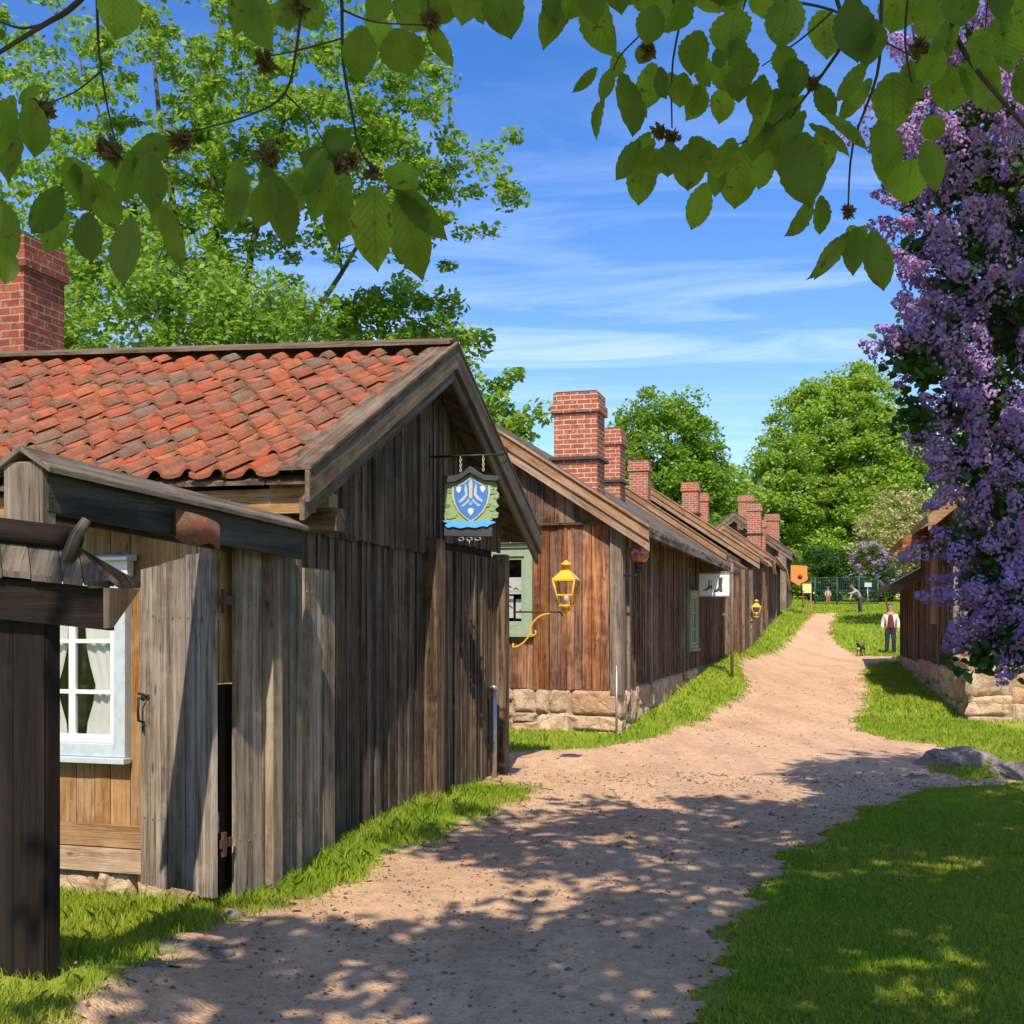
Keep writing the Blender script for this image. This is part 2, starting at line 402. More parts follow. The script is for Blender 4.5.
def tag(o, label=None, cat=None, group=None, kind=None):
    if label: o['label'] = label
    if cat: o['category'] = cat
    if group: o['group'] = group
    if kind: o['kind'] = kind
    return o
def root(name, label, cat, loc, group=None):
    o = bpy.data.objects.new(name, None); COL.objects.link(o); o.location = loc; o.empty_display_size = .2
    WL[o] = Vector(loc); return tag(o, label, cat, group)
def npmesh(name, v, faces, mat, parent=None, uv=None, smooth=False):
    """v (n,3), faces (m,k) arrays"""
    me = bpy.data.meshes.new(name); off = np.array(WL.get(parent, Vector((0, 0, 0)))) if parent else np.zeros(3)
    v = np.ascontiguousarray(v - off, dtype=np.float32); m, k = faces.shape
    me.vertices.add(len(v)); me.vertices.foreach_set('co', v.ravel())
    me.loops.add(m * k); me.loops.foreach_set('vertex_index', faces.astype(np.int32).ravel())
    me.polygons.add(m); me.polygons.foreach_set('loop_start', np.arange(0, m * k, k, dtype=np.int32))
    if smooth: me.polygons.foreach_set('use_smooth', np.ones(m, bool))
    me.update(calc_edges=True)
    if uv is not None:
        l = me.uv_layers.new(name='UVMap'); l.data.foreach_set('uv', np.ascontiguousarray(uv, dtype=np.float32).ravel())
    me.materials.append(mat)
    o = bpy.data.objects.new(name, me); COL.objects.link(o)
    if parent: o.parent = parent
    WL[o] = Vector(off); return o

def boards(mb, O, D, Mn, a0, a1, zb, zt, w=.14, t=.025, mi=0, holes=(), jit=.008, gap=.006, batten=0, nails=()):
    """vertical boards on the plane through O, along D, facing Mn."""
    fb = zb if callable(zb) else (lambda a: zb); ft = zt if callable(zt) else (lambda a: zt)
    cuts = sorted(set([a0, a1] + [h[0] for h in holes if a0 < h[0] < a1] + [h[1] for h in holes if a0 < h[1] < a1]))
    for c0, c1 in zip(cuts[:-1], cuts[1:]):
        a = c0
        while a < c1 - 1e-4:
            ww = w * random.uniform(.75, 1.25); e = a + ww
            if e > c1 - .04: e = c1
            mid = (a + e) / 2; spans = []; z0 = None
            hs = sorted([h for h in holes if h[0] - 1e-4 <= mid <= h[1] + 1e-4], key=lambda h: h[2])
            lo = None
            segs = []; cur = ('b',)
            prev = None
            for h in hs:
                segs.append((prev, h[2])); prev = h[3]
            segs.append((prev, None))
            for z0_, z1_ in segs:
                la = fb(a) if z0_ is None else z0_; lb = fb(e) if z0_ is None else z0_
                ha = ft(a) if z1_ is None else z1_; hb = ft(e) if z1_ is None else z1_
                if z0_ is None: d = random.uniform(-.012, .012); la += d; lb += d
                if ha - la < .02 and hb - lb < .02: continue
                ha = max(ha, la + .005); hb = max(hb, lb + .005)
                dep = random.uniform(-jit, jit); g = gap * random.uniform(.4, 1.6)
                A = Vector(O) + D * (a + g / 2); B = Vector(O) + D * (e - g / 2)
                i0 = Mn * (dep - t); i1 = Mn * dep; tw = Mn * random.uniform(-.004, .004)
                mb.hexa([A + i0 + Z * la, B + i0 + Z * lb, B + i1 + tw + Z * lb, A + i1 + Z * la,
                         A + i0 + Z * ha, B + i0 + Z * hb, B + i1 + tw + Z * hb, A + i1 + Z * ha], Z, mi)
                for zn in nails:
                    if la + .05 < zn < ha - .05:
                        for fq in (.25, .75):
                            C = A.lerp(B, fq + random.uniform(-.05, .05)) + i1 + Z * (zn + random.uniform(-.02, .02)); rn = .0045
                            mb.hexa([C - D * rn - Z * rn, C + D * rn - Z * rn, C + D * rn - Z * rn + Mn * .004, C - D * rn - Z * rn + Mn * .004, C - D * rn + Z * rn, C + D * rn + Z * rn, C + D * rn + Z * rn + Mn * .004, C - D * rn + Z * rn + Mn * .004], D, mi)
                if batten and random.random() < batten and e - a > .08:
                    C = B + i1; bw = .022
                    mb.hexa([C - D * bw + Z * (lb), C + D * bw + Z * lb, C + D * bw + Mn * .022 + Z * lb, C - D * bw + Mn * .022 + Z * lb,
                             C - D * bw + Z * hb, C + D * bw + Z * hb, C + D * bw + Mn * .022 + Z * hb, C - D * bw + Mn * .022 + Z * hb], Z, mi)
            a = e
def stones(mb, O, D, Mn, a0, a1, zb, zt, size=.42, mi=0):
    fb = zb if callable(zb) else (lambda a: zb); ft = zt if callable(zt) else (lambda a: zt)
    cells = []
    def split(x0, x1, y0, y1):
        w = x1 - x0; h = (y1 - y0) * H
        if w > size * random.uniform(1.0, 2.1): c = x0 + w * random.uniform(.35, .65); split(x0, c, y0, y1); split(c, x1, y0, y1)
        elif h > size * random.uniform(.55, 1.25): c = y0 + (y1 - y0) * random.uniform(.35, .65); split(x0, x1, y0, c); split(x0, x1, c, y1)
        else: cells.append((x0, x1, y0, y1))
    H = ft((a0 + a1) / 2) - fb((a0 + a1) / 2)
    split(a0, a1, 0, 1)
    G = 10
    for x0, x1, y0, y1 in cells:
        vs = []; sk = [random.uniform(-.16, .16) for _ in range(4)]; bul = random.uniform(.012, .04); ph = random.uniform(0, 9)
        ex = random.uniform(9, 20)
        for j in range(G + 1):
            for i in range(G + 1):
                p = -1 + 2 * i / G; q = -1 + 2 * j / G
                r = (abs(p) ** ex + abs(q) ** ex) ** (1 / ex); m_ = max(abs(p), abs(q)); k_ = (m_ / r if r > 0 else 1)
                pp = p * k_ * 1.0; qq = q * k_ * 1.0
                pp += .05 * math.sin(q * 3 + ph) + sk[0] * q; qq += .06 * math.sin(p * 2.5 + ph * 2) + sk[1] * p
                aa = (x0 + x1) / 2 + pp * (x1 - x0) / 2 * 1.0
                z0 = fb(aa) ; z1 = ft(aa)
                yy = (y0 + y1) / 2 + qq * (y1 - y0) / 2 * .99
                dz = bul * (1 - m_ ** 14) + .035 * max(0, math.sin(ph) * p + math.cos(ph * 3) * q) * (1 - m_ ** 14) + .012 * math.sin(4 * p + ph) * math.cos(3 * q + ph) + .008 * math.sin(9 * p - 7 * q + ph) - .05 * (m_ > .99)
                vs.append(Vector(O) + D * aa + Z * (z0 + min(1.0, yy) * (z1 - z0)) + Mn * dz)
        fs = []
        flip = D.cross(Z).dot(Mn) < 0
        for j in range(G):
            for i in range(G):
                f = (j * (G + 1) + i, j * (G + 1) + i + 1, (j + 1) * (G + 1) + i + 1, (j + 1) * (G + 1) + i)
                fs.append(f[::-1] if flip else f)
        mb.add(vs, fs, None, mi, True)
def rock(mb, c, r, mi=0, seed=0, sink=.3):
    rs = random.Random(seed); k, l = 18, 11; vs = []; ph = [rs.uniform(0, 6) for _ in range(6)]
    for j in range(l + 1):
        th = math.pi * j / l
        for i in range(k):
            a = 2 * math.pi * i / k; d = Vector((math.sin(th) * math.cos(a), math.sin(th) * math.sin(a), math.cos(th)))
            w = 1 + .16 * math.sin(3 * d.x + ph[0]) * math.cos(4 * d.y + ph[1]) + .1 * math.sin(7 * d.x + 5 * d.z + ph[2]) + .06 * math.sin(13 * d.y + 9 * d.x + ph[3])
            d = Vector((math.copysign(abs(d.x) ** .8, d.x), math.copysign(abs(d.y) ** .8, d.y), d.z))
            vs.append(Vector(c) + Vector((d.x * r[0], d.y * r[1], d.z * r[2])) * w)
    fs = []
    for j in range(l):
        for i in range(k): fs.append((j * k + i, (j + 1) * k + i, (j + 1) * k + (i + 1) % k, j * k + (i + 1) % k))
    mb.add(vs, fs, None, mi, True)

# ------------------------------------------------------------------ camera, sun, sky
cam = bpy.data.cameras.new('camera'); co = bpy.data.objects.new('camera', cam); COL.objects.link(co); SC.camera = co
co.location = (0, 0, EYE); co.rotation_euler = (math.radians(90), 0, 0)
cam.sensor_width = 36; cam.lens = 36 * F / 1024; cam.shift_y = (HZ - 512) / 1024; cam.clip_start = .05; cam.clip_end = 3000
SUN = Vector((-.055, -.66, .76)).normalized()
sd = bpy.data.lights.new('sun', 'SUN'); sd.energy = 3.9; sd.angle = math.radians(.5); sd.color = (1, .90, .74)
so = bpy.data.objects.new('sun', sd); COL.objects.link(so); so.rotation_euler = SUN.to_track_quat('Z', 'Y').to_euler(); so.location = (0, -10, 30)
wd = bpy.data.worlds.new('World'); SC.world = wd; wd.use_nodes = True
nt = wd.node_tree; nt.nodes.clear(); b = NB(nt)
sky = b.n('ShaderNodeTexSky'); sky.sky_type = 'NISHITA'; sky.sun_disc = False
sky.sun_elevation = math.asin(SUN.z); sky.sun_rotation = math.atan2(SUN.x, SUN.y); sky.air_density = 1.0; sky.dust_density = .6; sky.ozone_density = 2.0
hs = b.n('ShaderNodeHueSaturation'); hs.inputs['Saturation'].default_value = 1.38; hs.inputs['Value'].default_value = .86; hs.inputs['Hue'].default_value = .514
b.l(sky.outputs[0], hs.inputs['Color'])
tc = b.n('ShaderNodeTexCoord').outputs['Generated']
sx = b.n('ShaderNodeSeparateXYZ'); b.l(tc, sx.inputs[0])
zz = b.math('MAXIMUM', sx.outputs[2], .04)
cx = b.n('ShaderNodeCombineXYZ'); b.l(b.math('DIVIDE', sx.outputs[0], zz), cx.inputs[0]); b.l(b.math('DIVIDE', sx.outputs[1], zz), cx.inputs[1])
mp = b.n('ShaderNodeMapping'); mp.inputs['Rotation'].default_value = (0, 0, math.radians(18)); mp.inputs['Scale'].default_value = (.55, 1.5, 1); mp.inputs['Location'].default_value = (2.3, 1.1, 0)
b.l(cx.outputs[0], mp.inputs[0])
c1 = b.noise(mp.outputs[0], 1.15, 7, .62, .7)
c2 = b.noise(b.mapping(mp.outputs[0], (.4, .5, 1), (5, 2, 0)), 1.0, 3, .5, .2)
cl = b.math('MULTIPLY', b.ramp(c1, [(.44, 0), (.76, 1)]), b.ramp(c2, [(.36, .15), (.62, 1)]))
hz_ = b.ramp(sx.outputs[2], [(.0, .55), (.32, .12), (.5, 0)])
cl = b.math('MINIMUM', b.math('ADD', b.math('MULTIPLY', cl, .62), b.math('MULTIPLY', hz_, .26)), .85)
cw = b.mix(cl, hs.outputs[0], (4.2, 5.0, 6.5))
bg = b.n('ShaderNodeBackground'); bg.inputs['Strength'].default_value = .15; b.l(cw, bg.inputs['Color'])
ow = b.n('ShaderNodeOutputWorld'); b.l(bg.outputs[0], ow.inputs[0])
SC.view_settings.view_transform = 'Standard'; SC.view_settings.look = 'None'; SC.view_settings.exposure = .70; SC.view_settings.gamma = 1
SC.cycles.max_bounces = 6; SC.cycles.transparent_max_bounces = 6; SC.cycles.use_denoising = True
SC.cycles.diffuse_bounces = 3; SC.cycles.glossy_bounces = 2; SC.cycles.transmission_bounces = 3; SC.cycles.sample_clamp_indirect = 6

# ------------------------------------------------------------------ ground, path
PATH_PX = [(130, 1000), (150, 960), (230, 925), (330, 893), (420, 850), (480, 822), (520, 803), (547, 790), (500, 784), (440, 776),
           (400, 762), (400, 752), (505, 753), (560, 751), (620, 746), (660, 738), (700, 722), (735, 703), (750, 688), (743, 674), (740, 662), (757, 658), (785, 648),
           (797, 634), (806, 622), (815, 614), (838, 613), (831, 625), (829, 635), (838, 646), (852, 655), (890, 657), (902, 661),
           (870, 665), (861, 675), (868, 690), (863, 705), (856, 720), (861, 734), (900, 741), (945, 749), (958, 757), (930, 770), (965, 781), (1060, 779), (1060, 785),
           (930, 790), (850, 820), (800, 850), (760, 890), (735, 930), (715, 965), (703, 1020)]
PATHW = [(-2.1, 3.2), (-3.2, -8), (1.1, -8), (.62, 3.2)]
path_poly = [hit(x, y) for x, y in PATH_PX]
path_poly = np.array(path_poly + [(.66, 3.2), (1.0, -8), (-3.2, -8), (-2.0, 3.2)])
def inpoly(x, y, poly):
    c = np.zeros(x.shape, bool); k = len(poly); j = k - 1
    for i in range(k):
        xi, yi = poly[i]; xj, yj = poly[j]
        if yi != yj:
            c ^= ((yi > y) != (yj > y)) & (x < (xj - xi) * (y - yi) / (yj - yi) + xi)
        j = i
    return c
def wob(x, y):
    return (x + .07 * np.sin(5.1 * y + 2 * x) + .05 * np.sin(13 * y + 4 * x + 1) + .03 * np.sin(29 * y), y + .09 * np.sin(4.3 * x + y) + .05 * np.sin(11 * x + 2))
def onpath(x, y):
    a, b_ = wob(np.asarray(x, float), np.asarray(y, float)); return inpoly(a, b_, path_poly)
def grow(a, b_, st, r):
    o = [a]; 
    while o[-1] < b_: o.append(o[-1] + st); st *= r
    return o[1:]
xs = np.array(sorted([-v for v in grow(7, 500, .2, 1.12)]) + list(np.arange(-7, 9.01, .1)) + grow(9, 500, .12, 1.06))
ys = np.array(sorted([-v for v in grow(10, 300, 1, 1.4)]) + list(np.arange(-10, 3, .5)) + list(np.arange(3, 20, .085)) + grow(20, 600, .12, 1.025))
GX, GY = np.meshgrid(xs, ys); GZ = gz(GX, GY)
nx, ny = len(xs), len(ys)
idx = np.arange(nx * ny).reshape(ny, nx)
quads = np.stack([idx[:-1, :-1], idx[:-1, 1:], idx[1:, 1:], idx[1:, :-1]], -1).reshape(-1, 4)
V3 = np.stack([GX, GY, GZ], -1).reshape(-1, 3)
# soft distance to path for the bare, trodden margin
acc = np.zeros(GX.shape)
for dx, dy in [(0, 0), (.25, 0), (-.25, 0), (0, .3), (0, -.3), (.5, 0), (-.5, 0), (0, .6), (0, -.6)]:
    acc += onpath(GX + dx, GY + dy)
acc /= 9
NN = N.x * GX + N.y * GY; SS = U.x * GX + U.y * GY
yard = sm(-NN, 3.0, 3.5) * (1 - sm(SS, 6.2, 7.4)) * .35
trod = np.clip(acc * 1.3 + yard + .45 * sm(-NN, 1.4, 2.2) * (1 - sm(SS, 5.6, 6.8)) * sm(SS, 4.4, 5.2), 0, 1)
def groundmat():
    m, nt = newmat('turf_and_soil'); b = NB(nt)
    pos = b.n('ShaderNodeNewGeometry').outputs['Position']
    at = b.n('ShaderNodeAttribute', attribute_name='trod').outputs['Fac']
    n1 = b.noise(pos, .55, 5, .6); n2 = b.noise(pos, 5, 6, .7); n3 = b.noise(pos, 60, 4, .7)
    g = b.mix(n2, (.11, .19, .014), (.27, .38, .03))
    g = b.mix(b.math('MULTIPLY', b.ramp(n1, [(.45, 0), (.68, 1)]), .55), g, (.46, .43, .08))
    g = b.mix(b.ramp(n3, [(.5, 0), (.75, .5)]), g, (.03, .06, .01))
    d = b.mix(n2, (.34, .215, .125), (.62, .42, .27))
    f = b.ramp(b.math('ADD', at, b.math('MULTIPLY', b.math('SUBTRACT', n2, .5), .9)), [(.42, 0), (.58, 1)])
    b.out(b.mix(f, g, d), .95, b.math('ADD', n3, n2), .6, .02, .1)
    return m
def pathmat():
    m, nt = newmat('gravel'); b = NB(nt)
    pos = b.n('ShaderNodeNewGeometry').outputs['Position']
    n1 = b.noise(pos, .7, 5, .6); n2 = b.noise(pos, 9, 6, .75); n3 = b.noise(pos, 70, 4, .8)
    v = b.n('ShaderNodeTexVoronoi'); v.inputs['Scale'].default_value = 55; b.l(pos, v.inputs['Vector'])
    v2 = b.n('ShaderNodeTexVoronoi'); v2.inputs['Scale'].default_value = 19; b.l(pos, v2.inputs['Vector'])
    c = b.mix(b.ramp(n1, [(.3, 0), (.7, 1)]), (.70, .43, .26), (.84, .56, .35))
    c = b.mix(b.ramp(n2, [(.4, .7), (.6, 0)]), c, (.48, .285, .17))
    c = b.mix(b.ramp(v.outputs['Distance'], [(.1, .55), (.5, 0)]), c, (.82, .57, .37))
    c = b.mix(b.ramp(n3, [(.3, .6), (.43, 0)]), c, (.20, .13, .09))
    sc = b.n('ShaderNodeSeparateColor'); b.l(v2.outputs['Color'], sc.inputs[0])
    big = b.math('MULTIPLY', b.math('GREATER_THAN', sc.outputs[0], .86), b.math('LESS_THAN', v2.outputs['Distance'], .3))
    c = b.mix(b.math('MULTIPLY', big, .6), c, (.30, .24, .21))
    n4 = b.noise(b.mapping(pos, (1.9, .35, 1)), 1.0, 4, .6, .4)
    c = b.mix(b.math('MULTIPLY', b.ramp(n4, [(.44, 0), (.62, 1)]), .4), c, (.42, .26, .165))
    n5 = b.noise(pos, 2.2, 6, .75)
    c = b.mix(b.math('MULTIPLY', b.ramp(n5, [(.56, 0), (.66, 1)]), .3), c, (.33, .29, .12))
    h = b.math('ADD', b.math('ADD', b.math('MULTIPLY', n3, .7), n2), b.math('MULTIPLY', v.outputs['Distance'], -.6))
    b.out(c, .95, h, .9, .022, .15)
    return m
go = npmesh('ground', V3, quads, groundmat(), smooth=True); tag(go, kind='structure', label='turf and bare soil on both sides of the gravel path')
at = go.data.attributes.new('trod', 'FLOAT', 'POINT'); at.data.foreach_set('value', trod.ravel().astype(np.float32))
pys = np.concatenate([np.arange(-7.9, 3, .3), np.arange(3, 20, .05), grow(20, 62, .08, 1.012)])
pxs = np.concatenate([np.arange(-6, 8, .06), grow(8, 20, .06, 1.01)])
PX_, PY_ = np.meshgrid(pxs, pys); pz = gz(PX_, PY_)
i2 = np.arange(PX_.size).reshape(PX_.shape)
q2 = np.stack([i2[:-1, :-1], i2[:-1, 1:], i2[1:, 1:], i2[1:, :-1]], -1)
cxm = (PX_[:-1, :-1] + PX_[1:, 1:]) / 2; cym = (PY_[:-1, :-1] + PY_[1:, 1:]) / 2
keep = onpath(cxm, cym); q2 = q2[keep]
pz2 = pz + .010 + .004 * np.sin(PX_ * 9 + PY_ * 4) 
# wheel-worn hollow relief
pv = np.stack([PX_, PY_, pz2], -1).reshape(-1, 3)
used, inv = np.unique(q2.ravel(), return_inverse=True)
po = npmesh('gravel_path', pv[used], inv.reshape(-1, 4), pathmat(), smooth=True); tag(po, kind='structure', label='pinkish gravel path climbing between the wooden houses')

# pebbles
def scatter(n_, xr, yr, cond):
    x = RNG.uniform(*xr, n_); y = RNG.uniform(*yr, n_); k = cond(x, y); return x[k], y[k]
octv = np.array([(1, 0, 0), (0, 1, 0), (-1, 0, 0), (0, -1, 0), (0, 0, .7), (0, 0, -.7)]); octf = np.array([(0, 1, 4), (1, 2, 4), (2, 3, 4), (3, 0, 4), (1, 0, 5), (2, 1, 5), (3, 2, 5), (0, 3, 5)])
x1, y1 = scatter(12000, (-3, 5), (4, 13), onpath); x2, y2 = scatter(5000, (-3, 9), (12, 30), onpath)
px_ = np.concatenate([x1, x2]); py_ = np.concatenate([y1, y2]); k = len(px_)
sz = RNG.gamma(1.6, .0028, k) * np.where(py_ > 12, 1.5, 1) + .002; sz = np.minimum(sz, .022)
pv = octv[None] * (sz[:, None, None] * RNG.uniform(.6, 1.4, (k, 1, 3))) * (1 + RNG.uniform(-.25, .25, (k, 6, 3)))
pv += np.stack([px_, py_, gz(px_, py_) + .012], -1)[:, None, :]
pf = octf[None] + (np.arange(k) * 6)[:, None, None]
tag(npmesh('pebbles', pv.reshape(-1, 3), pf.reshape(-1, 3), M['pebble']), kind='stuff', label='loose pebbles scattered over the gravel path')

# ------------------------------------------------------------------ grass
def nf(x): return N.x * x[0] + N.y * x[1]
RA = np.array([(7.8, 19.4), (12.2, 36), (30, 36), (30, 19.4)])
def grassok(x, y):
    n = N.x * x + N.y * y; s = U.x * x + U.y * y
    ok = ~onpath(x, y)
    ok &= ~((n < -3.72) & (s > 7.35) & (s < 12.3)); ok &= ~((n < -3.25) & (s > 16.85))
    ok &= ~inpoly(x, y, RA)
    return ok
def blades(n_, xr, yr, h, w, dens, extra=None):
    x = RNG.uniform(*xr, n_); y = RNG.uniform(*yr, n_)
    vis = (np.abs(x) < .47 * y + .4)
    x, y = x[vis], y[vis]
    near_ = np.zeros(len(x)); off_ = np.zeros(len(x))
    for ax_, ay_ in ((.22, 0), (-.22, 0), (0, .3), (0, -.3), (.1, .12), (-.1, -.12)):
        o_p = onpath(x + ax_, y + ay_); near_ += o_p; off_ += ~o_p
    nz_ = .5 + .5 * np.sin(x * 7.3 + 2 * np.sin(y * 5.1)) * np.sin(y * 6.1 + 1.5 * np.sin(x * 4.7))
    d = np.where(grassok(x, y), dens(x, y) * (1 - .85 * np.clip(near_ / 6 * 1.4 - nz_ * .35, 0, 1)), 0)
    d = np.where(onpath(x, y) & (off_ > 0), .14 * nz_ * off_ / 6, d)
    k = RNG.random(len(x)) < d; x, y = x[k], y[k]; m = len(x)
    hh = h * RNG.uniform(.5, 1.3, m) * (1 if extra is None else extra(x, y))
    a = RNG.uniform(0, 2 * np.pi, m); t = RNG.uniform(0, 2 * np.pi, m); ln = RNG.uniform(.15, .75, m)
    z = gz(x, y) - .005; ww = w * RNG.uniform(.7, 1.3, m)
    wx, wy = np.cos(a) * ww / 2, np.sin(a) * ww / 2; lx, ly = np.cos(t) * ln * hh, np.sin(t) * ln * hh
    v = np.zeros((m, 5, 3))
    v[:, 0] = np.stack([x - wx, y - wy, z], -1); v[:, 1] = np.stack([x + wx, y + wy, z], -1)
    v[:, 2] = np.stack([x + wx * .75 + lx * .3, y + wy * .75 + ly * .3, z + hh * .6], -1)
    v[:, 3] = np.stack([x + lx, y + ly, z + hh * (1 - .25 * ln)], -1)
    v[:, 4] = np.stack([x - wx * .75 + lx * .3, y - wy * .75 + ly * .3, z + hh * .6], -1)
    return v
def npat(x, y, sc=1.0, ph=0): return .5 + .25 * np.sin(x * 2.1 * sc + 1.3 * np.sin(y * 1.7 * sc + ph)) + .25 * np.sin(y * 2.9 * sc + 1.7 * np.sin(x * 1.3 * sc + ph * 2))
def dlawn(x, y): return np.where(x > .2, np.clip(.75 + .5 * npat(x, y, 2.5), 0, 1), np.clip(npat(x, y, 2.0, 3) * 1.1 - .1, 0, 1))
def wallh(x, y):
    n = N.x * x + N.y * y
    return 1 + 1.1 * sm(-n, 3.0, 3.45) * (x < 0) * npat(x, y, 3)
V = []
V.append(blades(210000, (.3, 3.6), (4.2, 7.5), .042, .005, dlawn))
V.append(blades(330000, (.6, 6.5), (7.3, 12.6), .045, .0075, dlawn))
V.append(blades(150000, (-4.2, -.2), (3.6, 7.2), .05, .0048, lambda x, y: np.clip(npat(x, y, 1.6, 3) * 1.3 - .1, .03, 1), wallh))
V.append(blades(150000, (-4.2, .4), (7.0, 13), .062, .0065, lambda x, y: np.clip(npat(x, y, 1.6, 3) * 1.3 - .1, .03, 1), wallh))
V.append(blades(110000, (-.8, 8), (12.3, 20), .07, .012, lambda x, y: np.where(x > 4.6, .9, .5 * npat(x, y, 2) + .25), wallh))
V.append(blades(120000, (-1, 14), (19, 40), .09, .022, lambda x, y: .75 + 0 * x, wallh))
V.append(blades(90000, (5, 26), (38, 75), .12, .045, lambda x, y: .8 + 0 * x))
v = np.concatenate(V); m = len(v)
fa = (np.arange(m) * 5)[:, None] + np.array([0, 1, 2, 3, 4])[None]
tag(npmesh('grass', v.reshape(-1, 3), fa, M['grass']), kind='stuff', label='short green grass beside the gravel path and along the walls')

def flecks(n_, xr, yr, cond, size, zoff, tilt, mat, name, label, k6=True):
    x = RNG.uniform(*xr, n_); y = RNG.uniform(*yr, n_); k = cond(x, y) & (np.abs(x) < .47 * y + .5); x, y = x[k], y[k]; m = len(x)
    z = gz(x, y) + zoff * RNG.uniform(.6, 1.2, m); nn = np.stack([RNG.normal(0, tilt, m), RNG.normal(0, tilt, m), np.ones(m)], -1); nn /= np.linalg.norm(nn, axis=1, keepdims=True)
    t = np.cross(nn, RNG.normal(0, 1, (m, 3))); t /= np.linalg.norm(t, axis=1, keepdims=True); q = np.cross(nn, t); L = (size * RNG.uniform(.5, 1.3, m))[:, None]
    p = np.stack([x, y, z], -1); v = np.stack([p + t * L * a_ + q * L * b_ + nn * L * c_ for a_, b_, c_ in [(-.5, 0, 0), (-.2, -.3, .08), (.2, -.26, .05), (.5, 0, -.1), (.2, .26, .05), (-.2, .3, .08)]], 1)
    tag(npmesh(name, v.reshape(-1, 3), np.arange(m * 6).reshape(m, 6), mat), kind='stuff', label=label)
flecks(30000, (-4.5, 6.5), (3.6, 13), lambda x, y: grassok(x, y) & (npat(x, y, 1.9, 5) > .62), .028, .035, .5, M['leaf_mid'], 'weeds', 'broad-leaved clover and weeds among the grass')
M['litter'] = leafmat('dry_leaf', (.30, .17, .07), (.42, .30, .14), (.3, .2, .08), .2, .8)
flecks(2600, (-3.5, 6), (3.6, 13), lambda x, y: x < 99, .03, .022, .4, M['litter'], 'leaf_litter', 'small dry leaves lying on the path and lawn')

# ------------------------------------------------------------------ house helpers
def chimney(parent, s, n, z0, z1, ws, wn, mat='brick', name='chimney', cap=True, base=None):
    """stack whose camera-side right corner stands at (s, n); ws along the street, wn across."""
    mb = MB(); A = U * ws; B = -N * wn
    o = W(s, n)
    mb.brickbox(o + Z * z0, B, A, Z * (z1 - z0 - .34))
    e = .045
    mb.brickbox(o + N * e - U * e + Z * (z1 - .34), B.normalized() * (wn + 2 * e), A.normalized() * (ws + 2 * e), Z * .16)
    mb.brickbox(o + N * .012 - U * .012 + Z * (z1 - .18), B.normalized() * (wn + .024), A.normalized() * (ws + .024), Z * .18)
    c = mb.build(name, M[mat], parent)
    if cap:
        m2 = MB(); m2.box(o - N * .02 + U * .02 + Z * z1, B.normalized() * (wn - .04), A.normalized() * (ws - .04), Z * .025)
        m2.build('chimney_cap', M['flash'], c)
    if base:
        m2 = MB(); e = .07
        m2.box(o + N * e - U * e + Z * base, B.normalized() * (wn + 2 * e), A.normalized() * (ws + 2 * e), Z * .05)
        m2.build('flashing', M['flash'], c)
    return c

